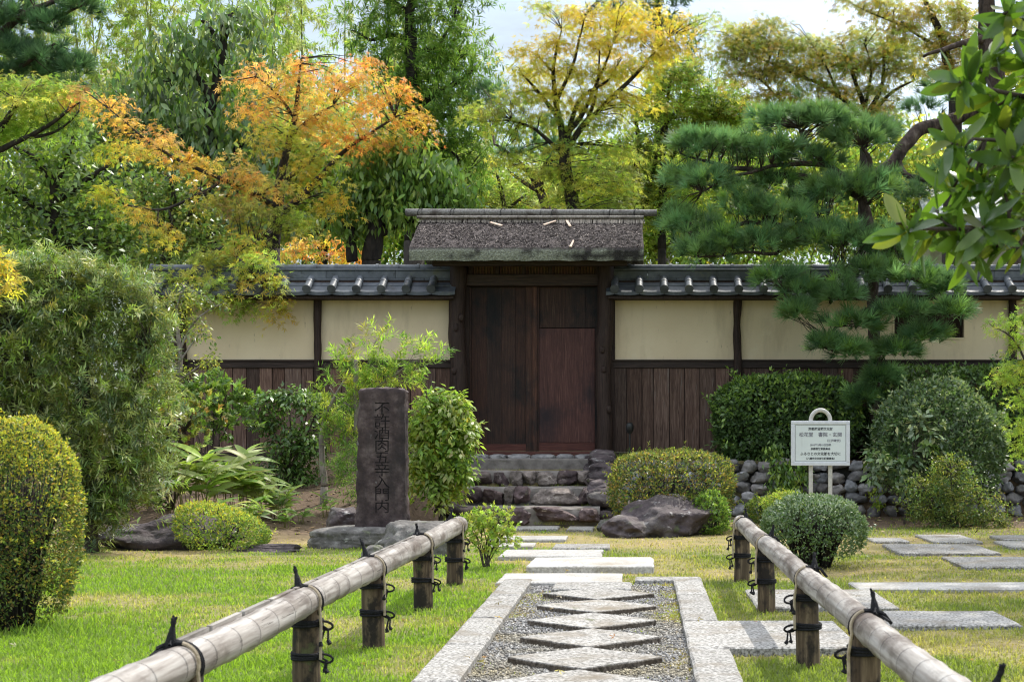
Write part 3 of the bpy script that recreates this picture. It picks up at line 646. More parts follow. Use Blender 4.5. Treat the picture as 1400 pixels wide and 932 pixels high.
# small black lamp on the boards
t = thing('garden_lamp', 'small black spike lamp in front of the wall boards right of the gate', 'lamp', (X(861, 20.7), 20.7, .7))
b = MB(); x = X(861, 20.7); b.tube([(x, 20.7, .68), (x, 20.7, gz(590, 20.7))], .012, 8); obj('stake', b, M['black_metal'], t)
b = MB(); b.tube([(x, 20.7, gz(592, 20.7)), (x, 20.7, gz(588, 20.7)), (x, 20.69, gz(582, 20.7)), (x, 20.68, gz(578, 20.7))], [.03, .05, .055, .035], 14); obj('lamp_head', b, M['black_metal'], t, smooth=40)

# ------------------------------------------------------------------ stone steps, cheek walls, retaining walls
st = thing('stone_steps', 'worn rough stone steps climbing to the wooden gate', 'steps', (X(727, 19.4), 19.4, 0))
def stepf(name, y0, y1, z0, z1, px0, px1, stones, fillz):
    x0, x1 = gx(px0, y0), gx(px1, y0); x = x0; tot = sum(stones); b = MB(); xs_ = [x0 + (x1 - x0) * i / 90 for i in range(91)]; vs = []
    prof_ = [(y0 + .075, z0 - .2), (y0 + .06, lerp(z0, z1, .5)), (y0 + .075, z1 - .03), (y0 + .13, z1 - fillz), (y1 + .1, z1 - .012)]
    for xq in xs_:
        for (yq, zq) in prof_: vs.append((xq, yq + .03 * mnoise.noise(Vector((xq * 5, zq * 7, y0))), zq + .016 * mnoise.noise(Vector((xq * 4, yq * 6, y0)))))
    m_ = len(prof_); b.add(vs, [(i * m_ + k, (i + 1) * m_ + k, (i + 1) * m_ + k + 1, i * m_ + k + 1) for i in range(90) for k in range(m_ - 1)])
    o = obj(name, b, M['concrete'], st, smooth=60)
    for k, s_ in enumerate(stones):
        wd_ = (x1 - x0) * s_ / tot; cx_ = x + wd_ / 2; h = z1 - z0; v = random.uniform(.7, 1.5); b = MB()
        b.rock((cx_, y0 + .10 + random.uniform(-.025, .025), (z0 + z1) / 2 + random.uniform(-.02, .0)), (wd_ * random.uniform(.52, .57), .19, h * random.uniform(.47, .54)), k * 3.1 + y0, .16, 4, 5.5, (v * 1.1, v * .98, v * .95), 1.7, random.uniform(-.05, .05), facets=5); x += wd_
        obj('riser_stone', b, M['rock_grey' if random.random() < .4 else 'rock'], o, smooth=40)
stepf('step', 18.42, 19.1, 0, .20, 616, 820, [3.4, 2.6, 3.9, 1.6], .01)
stepf('step', 19.02, 19.65, .2, .42, 636, 812, [1.3, 1.7, 1.0, 1.3, 4.0, 1.3], .01)
stepf('step', 19.6, 20.15, .42, .61, 642, 808, [1.7, 1.5, 1.0, 1.3, 1.6, 1.4, 1.2], .01)
b = MB(); b.box(gx(640, 20.1), gx(810, 20.1), 20.1, 21.3, .3, .745); obj('landing', b, M['concrete'], st, bevel=.015)
b = MB(); x = gx(640, 20.5)
while x < gx(812, 20.5): w_ = random.uniform(.2, .36); b.rock((x + w_ / 2, 20.75, .755), (w_ * .5, .14, .045), x, .15, 2, 4); x += w_
obj('sill_stones', b, M['wall_stone'], st, smooth=50)

def stonewall(label, pts, z0fn, z1fn, m, size=.2, depth=.3, inset=0):
    # pts: polyline in plan; stones laid in uneven courses on its camera side
    c = Vector((pts[0][0], pts[0][1], 0)); t = thing('stone_wall', label, 'wall', c)
    bs = MB(); bf = MB()
    for (ax, ay), (bx, by) in zip(pts[:-1], pts[1:]):
        d = Vector((bx - ax, by - ay, 0)); Lg = d.length; d.normalize(); nrm = Vector((d.y, -d.x, 0)); rz = math.atan2(d.y, d.x)
        zA, zB = z0fn(ax, ay), z1fn(ax, ay); row = 0; z = zA
        q = [Vector((ax, ay, 0)), Vector((bx, by, 0))]
        za1, zb1 = z1fn(ax, ay), z1fn(bx, by)
        vs = []
        for p, zt_ in ((q[0], za1), (q[1], zb1)):
            for o_ in (.03, -depth): 
                for zz_ in (zA - .2, zt_ - .05): vs.append(tuple((p + nrm * -abs(o_) if o_ < 0 else p - nrm * .07) + Vector((0, 0, zz_))))
        bf.add(vs, [(0, 1, 3, 2), (4, 6, 7, 5), (0, 4, 5, 1), (2, 3, 7, 6), (1, 5, 7, 3)])
        H = max(za1, zb1) - zA; rows = max(2, round(H / (size * .72)))
        for r_ in range(rows):
            u = -random.uniform(0, size * .6)
            while u < Lg:
                w_ = size * random.uniform(.7, 1.45); uc = u + w_ / 2; zt_ = lerp(za1, zb1, min(1, max(0, uc / Lg))); hh = (zt_ - zA) / rows
                p = Vector((ax, ay, 0)) + d * uc; zc = zA + hh * (r_ + .5) + random.uniform(-.025, .025)
                if -.02 < uc < Lg + .02:
                    v = random.uniform(.6, 1.35); wr = random.uniform(-.06, .06)
                    bs.rock((p.x - nrm.x * .02, p.y - nrm.y * .02, zc), (w_ * .53, .12, hh * random.uniform(.52, .60)), uc * 3 + r_ * 7 + ax, .25, 3, 3.0, (v * (1 + wr), v, v * (1 - wr)), 1.5, rz, facets=8)
                u += w_
    obj('stones', bs, m, t, smooth=60); obj('fill', bf, M['mortar'], t); return t
xr = gx(812, 19.5)
stonewall('low fieldstone retaining wall under the right hedge, behind the signboard', [(gx(842, 20), 20.0), (gx(1120, 20), 20.0), (gx(1420, 20), 20.02), (7.5, 20.05)], lambda x, y: 0, lambda x, y: .73, M['wall_stone'], .20)
stonewall('stacked dark stone cheek wall beside the steps at the clipped azalea', [(gx(826, 18.55), 18.55), (gx(836, 18.55) + .12, 18.5)], lambda x, y: -.02, lambda x, y: .26, M['rock'], .22, .3)
cw = stonewall('rough dark stone cheek rising along the right side of the steps', [(gx(808, 20.4), 20.4), (gx(812, 19.2), 19.2), (gx(822, 18.6), 18.6)], lambda x, y: -.05, lambda x, y: .30 + .5 * smooth01((y - 18.6) / 1.5), M['rock'], .24, .34)
b = MB()
for k in range(9):
    y = lerp(18.7, 20.45, k / 8); b.rock((gx(824, y), y, .30 + .5 * smooth01((y - 18.6) / 1.5) - .03), (.17, .15, .09), k * 2.2, .3, 3, 2.8, g3(random.uniform(.7, 1.3)))
obj('coping_stones', b, M['rock'], cw, smooth=50)
stonewall('dark stones at the left edge of the steps beneath the bright shrub', [(gx(600, 18.3), 18.3), (gx(640, 18.4), 18.35)], lambda x, y: -.02, lambda x, y: .25, M['rock'], .25, .3)

# ------------------------------------------------------------------ inscribed monument and rocks
def text_mb(body, size, loc, col=(1, 1, 1), ext=.002, spacing=1.0, bold=0.0, squash=1.0):
    cu = bpy.data.curves.new('txt', 'FONT'); cu.body = body; cu.size = size; cu.extrude = ext; cu.align_x = 'CENTER'; cu.align_y = 'CENTER'; cu.space_character = spacing; cu.offset = bold; cu.resolution_u = 3
    o = bpy.data.objects.new('txt', cu); COL.objects.link(o)
    me = bpy.data.meshes.new_from_object(o.evaluated_get(bpy.context.evaluated_depsgraph_get()))
    vs = [(loc[0] + v.co.x, loc[1] - v.co.z, loc[2] + v.co.y * squash) for v in me.vertices]; fs = [tuple(p.vertices) for p in me.polygons]
    bpy.data.objects.remove(o); bpy.data.curves.remove(cu); bpy.data.meshes.remove(me)
    b = MB(); b.add(vs, fs, col); return b
bpy.context.view_layer.update()
mx_, my_ = gx(524.5, 14.85), 14.85
z0, z1 = gz(722, my_), gz(533, my_)
mon = thing('stone_monument', 'tall dark stone pillar carved with a vertical line of characters, on a rough stone base', 'monument', (mx_, my_, z0))
b = MB(); nz_, nr = 56, 44
for i in range(nz_ + 1):
    t = i / nz_; z = lerp(z0 - .06, z1, t); hw = lerp(.243, .222, t); hd = .13
    for k in range(nr):
        a = 2 * math.pi * k / nr; ca, sa = math.cos(a), math.sin(a); p = 9
        r = (abs(ca) ** p + abs(sa) ** p) ** (-1 / p); x, y = ca * r, sa * r
        front = y < -.97 and abs(x) < .93
        j = 0 if front else .018 * mnoise.noise(Vector((x * 2, y * 2, z * 9))) + .012 * mnoise.noise(Vector((x * 6, y * 6, z * 24)))
        b.v.append((mx_ + x * hw + j * ca * 1.2 - .012 * (1 - t), my_ + y * hd + (j * .6 * sa), z + (0 if i < nz_ else .02 * mnoise.noise(Vector((x * 2.5, y * 2, 1))) - .012 * x * x)))
        b.c.append((1, 1, 1))
for k in range(3):
    f_ = (.93, .6, .2)[k]; base = nz_ * nr
    for q in range(nr):
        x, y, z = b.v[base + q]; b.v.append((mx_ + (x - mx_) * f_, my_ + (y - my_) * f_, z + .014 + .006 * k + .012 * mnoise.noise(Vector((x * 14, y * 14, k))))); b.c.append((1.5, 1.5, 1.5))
for i in range(nz_ + 3):
    b.f += [(i * nr + k, i * nr + (k + 1) % nr, (i + 1) * nr + (k + 1) % nr, (i + 1) * nr + k) for k in range(nr)]
b.f.append(tuple((nz_ + 3) * nr + k for k in range(nr)))
b.f.append(tuple(range(nr - 1, -1, -1)))
pil = obj('pillar', b, M['monument'], mon, smooth=45)
chars = '不許酒肉五辛入門内'
zt_, zb_ = gz(551, my_ - .13), gz(702, my_ - .13)
carve = MB()
for k, ch in enumerate(chars):
    q = text_mb(ch, .158, (mx_ + .006, my_ - .118, lerp(zt_, zb_, (k + .5) / 9)), ext=.03, squash=.86); carve.add(q.v, q.f)
co = obj('cutter', carve, None, mon)
try:
    md = pil.modifiers.new('carve', 'BOOLEAN'); md.object = co; md.operation = 'DIFFERENCE'; md.solver = 'EXACT'; md.use_self = True
    bpy.context.view_layer.update()
    nm = bpy.data.meshes.new_from_object(pil.evaluated_get(bpy.context.evaluated_depsgraph_get()))
    ok = len(nm.vertices) > len(pil.data.vertices) * 1.2
    pil.modifiers.clear()
    if ok: pil.data = nm
    print('CARVE', ok, len(nm.vertices))
except Exception as ex: print('CARVE failed', ex); ok = False
bpy.data.objects.remove(co)
b = MB()
for k, ch in enumerate(chars):                           # dark glyph faces set in the bottom of the strokes
    q = text_mb(ch, .158, (mx_ + .006, my_ - (.124 if ok else .1305), lerp(zt_, zb_, (k + .5) / 9)), ext=.0008, bold=.0008, squash=.86); b.add(q.v, q.f)
obj('inscription', b, M['carving'], mon)
def rockobj(label, c, d, seed, m='rock', name='rock', amp=.25, boxy=2.8, rz=0, sub=5, freq=1.3, fine=.035, group=None, facets=8):
    b = MB(); b.rock(c, d, seed, amp, sub, boxy, rz=rz, freq=freq, fine=fine, facets=facets); return tag(obj(name, b, M[m], smooth=70, org=(c[0], c[1], c[2] - d[2])), label, 'rock', group)
rockobj('flat weathered grey base stone under the inscribed pillar', (gx(520, 14.85), 14.9, .06), (.64, .40, .125), 3, 'rock_grey', 'base_stone', .12, 4.5, facets=0)
rockobj('large grey angular boulder in front of the inscribed pillar, behind the bamboo rail', (gx(566, 13.75), 13.85, .07), (.39, .30, .225), 11, 'rock_grey', amp=.2, boxy=3.8, facets=4)
rockobj('flat grey stone lying behind the angular boulder below the bright shrub', (gx(598, 15.3), 15.3, .12), (.24, .2, .10), 12, 'rock_grey', amp=.2, boxy=3.6)
rockobj('small rounded dark rock just left of the inscribed pillar', (gx(468, 15.6), 15.55, .20), (.165, .16, .17), 15, amp=.18)
rockobj('rough dark stone leaning at the far end of the left bamboo rail', (gx(505, 12.9), 13.2, .02), (.12, .12, .1), 18, 'rock_grey', amp=.25)
rockobj('long low dark rock under the small clipped mound on the left lawn', (gx(222, 14.3), 14.6, .10), (.66, .42, .20), 21, amp=.22, boxy=2.8)
rockobj('flat dark stone sticking out right of the clipped mound', (gx(368, 14.2), 14.2, .02), (.30, .2, .065), 25, amp=.2, boxy=3)
rockobj('big dark purple boulder with pale streaks in front of the wide clipped azalea', (gx(915, 16.3), 16.35, .14), (.47, .42, .27), 52, amp=.22, boxy=2.8, rz=.25, freq=1.3, facets=11)
rockobj('sloping dark rock at the left foot of the big purple boulder', (gx(868, 16.1), 16.2, .06), (.30, .35, .165), 36, amp=.25, boxy=2.8, rz=-.3)
rockobj('small pale stone at the foot of the cheek wall', (gx(828, 16.8), 16.9, .04), (.10, .1, .10), 38, 'rock_grey', amp=.25)

# ------------------------------------------------------------------ signboard
YS = 15.0; sx0, sx1, sz0, sz1 = gx(1081, YS), gx(1161, YS), gz(636, YS), gz(575, YS)
sg = thing('information_sign', 'white framed notice board with black writing on two hooped steel posts', 'sign', ((sx0 + sx1) / 2, YS, 0))
b = MB(); hp = []; hx0, hx1 = gx(1108.5, YS), gx(1135, YS); hc = (hx0 + hx1) / 2; hr = (hx1 - hx0) / 2; zc = gz(575, YS)
hp = [(hx0, YS, -.1), (hx0, YS, .4), (hx0, YS, zc)] + [(hc - hr * math.cos(a), YS, zc + hr * 1.1 * math.sin(a)) for a in np.linspace(.2, math.pi - .2, 14)] + [(hx1, YS, zc), (hx1, YS, .4), (hx1, YS, -.1)]
b.tube(hp, .021, 12); obj('post_hoop', b, M['steel'], sg, smooth=50)
b = MB(); b.box(sx0 + .03, sx1 - .03, YS - .047, YS - .022, sz0 + .03, sz1 - .03); bd = obj('board', b, M['sign_white'], sg)
b = MB()
for (a0, a1, c0, c1) in ((sx0, sx1, sz0, sz0 + .034), (sx0, sx1, sz1 - .034, sz1), (sx0, sx0 + .034, sz0 + .0345, sz1 - .0345), (sx1 - .034, sx1, sz0 + .0345, sz1 - .0345)):
    b.box(a0, a1, YS - .054, YS - .02, c0, c1)
obj('frame', b, M['sign_frame'], sg, bevel=.004)
b = MB(); e = .040
for (a0, a1, c0, c1) in ((sx0 + e, sx1 - e, sz0 + e, sz0 + e + .003), (sx0 + e, sx1 - e, sz1 - e - .003, sz1 - e), (sx0 + e, sx0 + e + .003, sz0 + e + .0035, sz1 - e - .0035), (sx1 - e - .003, sx1 - e, sz0 + e + .0035, sz1 - e - .0035)):
    b.box(a0, a1, YS - .0478, YS - .0472, c0, c1)
obj('border_line', b, M['ink_pale'], bd)
scx = (sx0 + sx1) / 2
def sz(f): return lerp(sz1, sz0, f)
for (tx, size, dx, f, m, sp) in (('京都府登録文化財', .030, 0, .185, 'ink', 1.0), ('松花堂　書院・玄関', .0465, 0, .315, 'ink_pale', 1.0), ('（江戸時代）', .028, .13, .448, 'ink_pale', 1.0), ('2010年3月15日登録', .024, 0, .543, 'ink_pale', 1.0), ('京都府教育委員会', .024, 0, .63, 'ink', 1.0), ('ふるさとの文化財を大切に', .033, 0, .74, 'ink', 1.0), ('（八幡市文化財保護委員会）', .0235, 0, .845, 'ink', 1.0)):
    q = text_mb(tx, size, (scx + dx, YS - .0478, sz(f)), ext=.0006, spacing=sp, bold=.0006); obj('lettering', q, M[m], bd)

# ------------------------------------------------------------------ bamboo rails on posts, tied with black rope
def loop(b, c, r, axis, rad=.006, a0=0, a1=6.29, n=22, wob=.0, sq=1.0):
    axis = Vector(axis).normalized(); u = axis.orthogonal().normalized(); v = axis.cross(u)
    b.tube([Vector(c) + (u * math.cos(a) + v * math.sin(a) * sq) * (r + wob * math.sin(5 * a)) for a in np.linspace(a0, a1, n)], rad, 6)
def bow(b, p, sx, s=1.0):
    p = Vector(p); jy = random.uniform(-.02, .02)
    n = 12
    b.tube([p + Vector((sx * .062 * s * (1 - math.cos(a)) / 2, jy * math.sin(a) - .01, 0.017 * s * math.sin(a) - .012 * math.sin(a / 2))) for a in np.linspace(0, 6.28, n)], .0055, 5)
    for q in range(2):
        ex = Vector((sx * random.uniform(.01, .05), random.uniform(-.04, .0), -random.uniform(.05, .08)))
        b.tube([p, p + ex * .5 + Vector((sx * .02, 0, .01)), p + ex], [.0055, .005, .005], 5)
        b.tube([p + ex * .97, p + ex * 1.18], [.008, .011], 5)
    b.rock(p, (.018, .016, .016), s, .2, 2)
def fence(label, xf, ysp, sgn, r, railspan, zrail, grp):
    t = thing('bamboo_fence', label, 'fence', (xf(ysp[0]), ysp[0], 0), grp)
    b = MB(); bamboo(b, (xf(railspan[0]), railspan[0], zrail), (xf(railspan[1]), railspan[1], zrail), r, .27, 22, bend=.02, seed=sgn * 5)
    rail = obj('rail', b, M['bamboo_old'], t, smooth=40)
    b = MB(); y0, y1 = 4.6, 9.4; ar = R(118 if sgn < 0 else 62)          # long split along the weathered pole
    for i in range(12):
        ya, yb = lerp(y0, y1, i / 12), lerp(y0, y1, (i + .93) / 12); rr = (r[0] + r[1]) / 2 * 1.012
        if sgn > 0: break
        k = Vector((math.cos(ar) * rr, 0, math.sin(ar) * rr)); b.box(xf(ya) + k.x - .010, xf(ya) + k.x + .010, ya, yb, zrail + k.z - .012, zrail + k.z + .007, g3(random.uniform(.6, 1.1)))
    if b.v: obj('split_strip', b, M['bamboo_old'], rail)
    for i, y in enumerate(ysp):
        x = xf(y); pr = .057 * random.uniform(.95, 1.06); zt_ = zrail - r[0] * .62
        b = MB(); k = 26; pts, rad, cols = [], [], []
        for q in range(9): z = lerp(-.15, zt_, q / 8); pts.append((x + .004 * math.sin(z * 9 + i), y, z)); rad.append(pr * (1.04 - .05 * q / 8 + .02 * mnoise.noise(Vector((z * 6, i, sgn))))); cols.append(g3(random.uniform(.85, 1.15)))
        b.tube(pts, rad, k, cols=cols)
        for q in range(len(b.v)):                                      # flattened, split faces of the post
            vx, vy, vz = b.v[q]; a = math.atan2(vy - y, vx - x); f_ = 1 - .05 * (mnoise.noise(Vector((a * 2.2, i * 3, sgn))) + .5)
            b.v[q] = (x + (vx - x) * f_, y + (vy - y) * f_, vz)
        po = obj('post', b, M['post_wood'], t, smooth=50)
        b = MB()
        for zz_ in (zt_ - .055, zt_ - .19):
            for w_ in range(3): loop(b, (x, y, zz_ + w_ * .010 - .01), pr + .006, (.03 * (w_ - 1), random.uniform(-.06, .06), 1), .0062)
            bow(b, (x + sgn * -pr * .92, y - pr * .5, zz_), -sgn, 1)
        obj('post_rope', b, M['rope'], po)
        b = MB(); yr = y - .02; rr = lerp(r[0], r[1], (y - railspan[0]) / (railspan[1] - railspan[0]))
        for w_ in range(2): loop(b, (x, yr + w_ * .016, zrail - .006), rr * 1.07 + .004, (-.12 * sgn, 1, .12), .0075)
        top = Vector((x + sgn * .03, yr, zrail + rr * 1.05))
        kl = random.uniform(-.015, .045) * sgn; hk = random.uniform(.045, .07); e = Vector((kl, random.uniform(-.02, .02), hk))
        b.tube([top + Vector((0, 0, -.03)), top + Vector((0, 0, -.008)), top + e * .4, top + e * .72, top + e * .86, top + e, top + e * 1.06], [.022, .019, .012, .007, .009, .008, .005], 8)
        for q in range(3): b.tube([top + Vector((0, random.uniform(-.01, .01), .0)), top + Vector((-sgn * -.03, random.uniform(-.05, .05), -.012)), top + Vector((sgn * .055, random.uniform(-.06, .06), -.045))], .006, 5)
        for q in range(3): b.tube([top + e * .9, top + e * 1.05 + Vector((random.uniform(-.010, .010), random.uniform(-.010, .010), random.uniform(.002, .012)))], [.006, .004], 5)
        for q in range(2): b.tube([top + Vector((0, 0, .01)), top + Vector((-sgn * random.uniform(0, .02), random.choice((-1, 1)) * random.uniform(.03, .07), -.004)), top + Vector((sgn * random.uniform(0, .05), random.choice((-1, 1)) * random.uniform(.05, .10), -.03))], .0055, 5)
        obj('rail_rope', b, M['rope'], rail)
        b = MB(); xs_ = -sgn
        ang = np.linspace(R(75), R(-20), 9) if xs_ > 0 else np.linspace(R(105), R(200), 9)
        pts = [(x + (rr * 1.05 + .005) * math.cos(a), yr - .035, zrail + (rr * 1.05 + .005) * math.sin(a)) for a in ang]; pts += [(x + xs_ * (pr + .012), yr - .035, zt_ - .06), (x + xs_ * (pr + .010), yr - .035, zt_ - .2)]
        b.tube(pts, .0065, 6); obj('cane_tie', b, M['cane'], rail)
    return t
FG = 'low bamboo rails either side of the path'
fence('low weathered bamboo rail on five stubby posts along the left lawn', lambda y: -1.354 + .0065 * (y - 8), [11.05, 9.5, 7.8, 6.3, 4.62, 3.0], -1, (.056, .062), (2.2, 11.32), .41, FG)
fence('low weathered bamboo rail on stubby posts along the right edge of the path', lambda y: .748 + .009 * (11.4 - y), [11.3, 9.35, 7.2, 5.45, 3.72], 1, (.052, .055), (2.2, 11.55), .415, FG)
#@@PLANTS
# ------------------------------------------------------------------ leaves and branches
def tmpl(kind):
    if kind == 'oval':  v = [(0, 0, 0), (.23, .42, .05), (0, 1, -.06), (-.23, .42, .05)]; f = [(0, 1, 2, 3)]
    elif kind == 'lance': v = [(0, 0, 0), (.085, .4, .015), (0, 1, -.05), (-.085, .4, .015)]; f = [(0, 1, 2, 3)]
    elif kind == 'linear': v = [(0, 0, 0), (.055, .45, .01), (0, 1, -.04), (-.055, .45, .01)]; f = [(0, 1, 2, 3)]
    elif kind == 'needle': v = [(-.022, 0, 0), (.022, 0, 0), (.012, .6, .0), (-.012, .6, 0)]; f = [(0, 1, 2, 3)]
    elif kind == 'hang': v = [(0, 0, 0), (.16, .25, .04), (.17, .55, .04), (0, 1, -.02), (-.17, .55, .04), (-.16, .25, .04)]; f = [(0, 1, 2, 3), (0, 3, 4, 5)]
    elif kind == 'maple':
        v, f = [], []
        for a, l in ((-105, .5), (-52, .8), (0, 1.0), (52, .8), (105, .5)):
            a = R(a); d = np.array((math.sin(a), math.cos(a), -.12 * l)); p = np.array((math.cos(a), -math.sin(a), 0)); c = np.array((0, .12, 0)); k = len(v)
            v += [tuple(c * 0), tuple(c + d * l * .45 + p * .085), tuple(c + d * l), tuple(c + d * l * .45 - p * .085)]; f.append((k, k + 1, k + 2, k + 3))
    elif kind == 'maple3':
        v, f = [], []
        for a, l in ((-62, .8), (0, 1.0), (62, .8)):
            a = R(a); d = np.array((math.sin(a), math.cos(a), -.12 * l)); p = np.array((math.cos(a), -math.sin(a), 0)); k = len(v)
            v += [(0, 0, 0), tuple(d * l * .5 + p * .13), tuple(d * l), tuple(d * l * .5 - p * .13)]; f.append((k, k + 1, k + 2, k + 3))
    elif kind == 'tuft':                                   # a pine shoot: needles fanned about its axis
        v, f = [], []; r_ = np.random.default_rng(3)
        for i in range(38):
            a = r_.uniform(0, 6.28); el = r_.uniform(.1, 1.15); y0 = r_.uniform(0, .35); l = r_.uniform(.75, 1)
            d = np.array((math.cos(a) * math.sin(el), math.cos(el), math.sin(a) * math.sin(el))); p = np.cross(d, (.3, .5, .8)); p /= np.linalg.norm(p); k = len(v)
            b0 = np.array((0, y0, 0)); v += [tuple(b0 - p * .022), tuple(b0 + p * .022), tuple(b0 + d * l + p * .007), tuple(b0 + d * l - p * .007)]; f.append((k, k + 1, k + 2, k + 3))
    elif kind in ('blade', 'laurel', 'laurel_curl'):                      # long curved leaf folded on its midrib
        v, f = [], []; n = 7
        for i in range(n + 1):
            t = i / n; wd_ = (.155 if kind != 'blade' else .10) * (math.sin(math.pi * min(1, .04 + t * .955)) ** (.68 if kind != 'blade' else .75)) * (1 if kind != 'blade' else (1.25 - .5 * t)); z = -.42 * t * t if kind == 'blade' else -.10 * t * t if kind == 'laurel' else -.38 * t * t + .06 * math.sin(7 * t)
            v += [(-wd_, t, z + wd_ * .26), (0, t, z), (wd_, t, z + wd_ * .26)]
        for i in range(n): a = i * 3; f += [(a, a + 1, a + 4, a + 3), (a + 1, a + 2, a + 5, a + 4)]
    return np.array(v, float), np.array(f, int)
T = {}
def nrm(a): return a / np.maximum(1e-9, np.linalg.norm(a, axis=-1, keepdims=True))
def leaves(name, P, A, U, S, kind, C, m, parent):
    if kind not in T: T[kind] = tmpl(kind)
    v, f = T[kind]; n = len(P)
    A = nrm(A); Zv = nrm(U - A * np.sum(U * A, 1, keepdims=True)); Xv = np.cross(A, Zv)
    S = np.broadcast_to(S, (n,))[:, None, None]
    V = P[:, None] + S * (v[None, :, 0:1] * Xv[:, None] + v[None, :, 1:2] * A[:, None] + v[None, :, 2:3] * Zv[:, None])
    Fc = (f[None] + np.arange(n)[:, None, None] * len(v)).reshape(-1, f.shape[1])
    return npobj(name, V.reshape(-1, 3), Fc, np.repeat(C, len(v), 0), m, parent, smooth=(kind in ('blade', 'laurel', 'laurel_curl')))
def rv(n): return nrm(rng.normal(0, 1, (n, 3)))
UP = np.array((0, 0, 1.0))
PAL = dict(
    orange=[(.70, .38, .11), (.72, .46, .15), (.66, .30, .09), (.68, .50, .15)], red=[(.58, .19, .06), (.64, .27, .07), (.68, .36, .08)],
    gold=[(.57, .42, .07), (.52, .42, .07), (.47, .42, .065), (.59, .37, .07)], yellow=[(.55, .47, .055), (.50, .46, .06), (.57, .42, .05), (.45, .45, .055)],
    ygreen=[(.42, .46, .085), (.35, .43, .075), (.52, .49, .09)], lime=[(.29, .43, .075), (.36, .48, .09), (.22, .36, .055)],
    olive=[(.24, .27, .06), (.30, .29, .07), (.19, .23, .05)], green=[(.15, .26, .055), (.18, .29, .06), (.105, .20, .045)],
    mid=[(.12, .21, .06), (.15, .24, .07), (.085, .16, .045)], dark=[(.06, .11, .035), (.08, .14, .045), (.045, .09, .03)],
    pine=[(.12, .235, .105), (.175, .305, .13), (.09, .19, .085), (.15, .25, .10)], bluepine=[(.055, .12, .065), (.075, .145, .075)],
    bronze=[(.30, .19, .07), (.40, .25, .07), (.24, .22, .06)], bamboo=[(.36, .40, .17), (.42, .44, .20), (.30, .35, .13), (.44, .42, .2)],
    frost=[(.36, .42, .30), (.28, .35, .22)], silver=[(.165, .235, .14), (.21, .28, .17), (.125, .19, .105)], cream=[(.46, .48, .25), (.40, .46, .19), (.30, .40, .12)], straw=[(.46, .42, .17), (.38, .40, .14)])
def pick(names, n):
    cs = np.array(sum([PAL[k] for k in names], [])); a = cs[rng.integers(0, len(cs), n)]; b = cs[rng.integers(0, len(cs), n)]; t = rng.random((n, 1)) * .5
    return (a * (1 - t) + b * t)
def ell(blobs, Y):
    """photo ellipses (px, py, rx, ry[, dY, palette]) to world ellipsoids"""
    out = []
    for e in blobs:
        dY = e[4] if len(e) > 4 else 0; y = Y + dY; c = at(e[0], e[1], y); out.append((np.array(c), e[2] * y / F, e[3] * y / F, e[5] if len(e) > 5 else None))
    return out
def centres(blobs, Y, total, depth=.8, shell=.45):
    es = ell(blobs, Y); wts = np.array([e[1] * e[2] ** .7 for e in es]); wts = wts / wts.sum(); cs, pals, outs = [], [], []
    for e, wt in zip(es, wts):
        k = max(1, int(round(total * wt))); u = rv(k); r = rng.random((k, 1)) ** shell; r = np.where(rng.random((k, 1)) < .14, rng.uniform(1.0, 1.5, (k, 1)), r)
        u = u * r; cs.append(e[0] + u * np.array((e[1], max(e[1], e[2]) * depth, e[2]))); pals += [e[3]] * k; outs.append(u)
    return np.concatenate(cs), pals, np.concatenate(outs)
def spray(Cn, outw, k, rad, mode, droop=.3):
    S = len(Cn); n = S * k; ci = np.repeat(np.arange(S), k); c = Cn[ci]
    if mode == 'disc':
        ns = nrm(UP * 1.0 + outw * .55 + rng.normal(0, .22, (S, 3))); u = nrm(np.cross(ns, rv(S))); v = np.cross(ns, u); ns, u, v = ns[ci], u[ci], v[ci]
        a = rng.uniform(0, 6.28, (n, 1)); q = np.sqrt(rng.random((n, 1))); rr = rad * rng.uniform(.7, 1.2, (S, 1))[ci]
        rd = u * np.cos(a) + v * np.sin(a) * .75; p = c + rd * q * rr + ns * rng.normal(0, .045, (n, 1)); p[:, 2:] -= droop * rr * q ** 2
        ax = rd * .8 + rng.normal(0, .35, (n, 3)) + np.array((0, 0, -.35)); up = ns + rng.normal(0, .35, (n, 3))
    elif mode == 'hang':
        p = c + rv(n) * rad * rng.random((n, 1)) ** .5; ax = np.array((0, 0, -1.0)) + rng.normal(0, .45, (n, 3)); up = rv(n) + np.array((0, 0, .3))
    elif mode == 'shoot':
        d = nrm(outw * .8 + UP * (.25 - droop) + rng.normal(0, .45, (S, 3)))[ci]; t = rng.random((n, 1)); p = c + d * t * rad + rng.normal(0, .015, (n, 3))
        sd = nrm(np.cross(d, rv(n))); ax = d * .55 + sd * .8; up = rv(n) * .6 + UP
    elif mode == 'tip':
        d = nrm(outw * .9 + UP * .5 + rng.normal(0, .35, (S, 3)))[ci]; sd = nrm(np.cross(d, rv(n))); t = rng.random((n, 1)); p = c + d * t * rad * .6; ax = d * (.5 + .6 * t) + sd * .75; up = d + rng.normal(0, .25, (n, 3))
    else:
        p = c + rv(n) * rad * rng.random((n, 1)) ** .45; ax = rv(n) + outw[ci] * .5 + np.array((0, 0, -.25)); up = UP + outw[ci] * .5 + rng.normal(0, .55, (n, 3))
    return p, ax, up, ci
def crm(pts, sub=5):
    out = []; n = len(pts)
    for i in range(n - 1):
        p0, p1, p2, p3 = pts[max(0, i - 1)], pts[i], pts[i + 1], pts[min(n - 1, i + 2)]
        for k in range(sub):
            t = k / sub; out.append(.5 * ((2 * p1) + (p2 - p0) * t + (2 * p0 - 5 * p1 + 4 * p2 - p3) * t * t + (3 * p1 - p0 - 3 * p2 + p3) * t ** 3))
    out.append(pts[-1]); return out
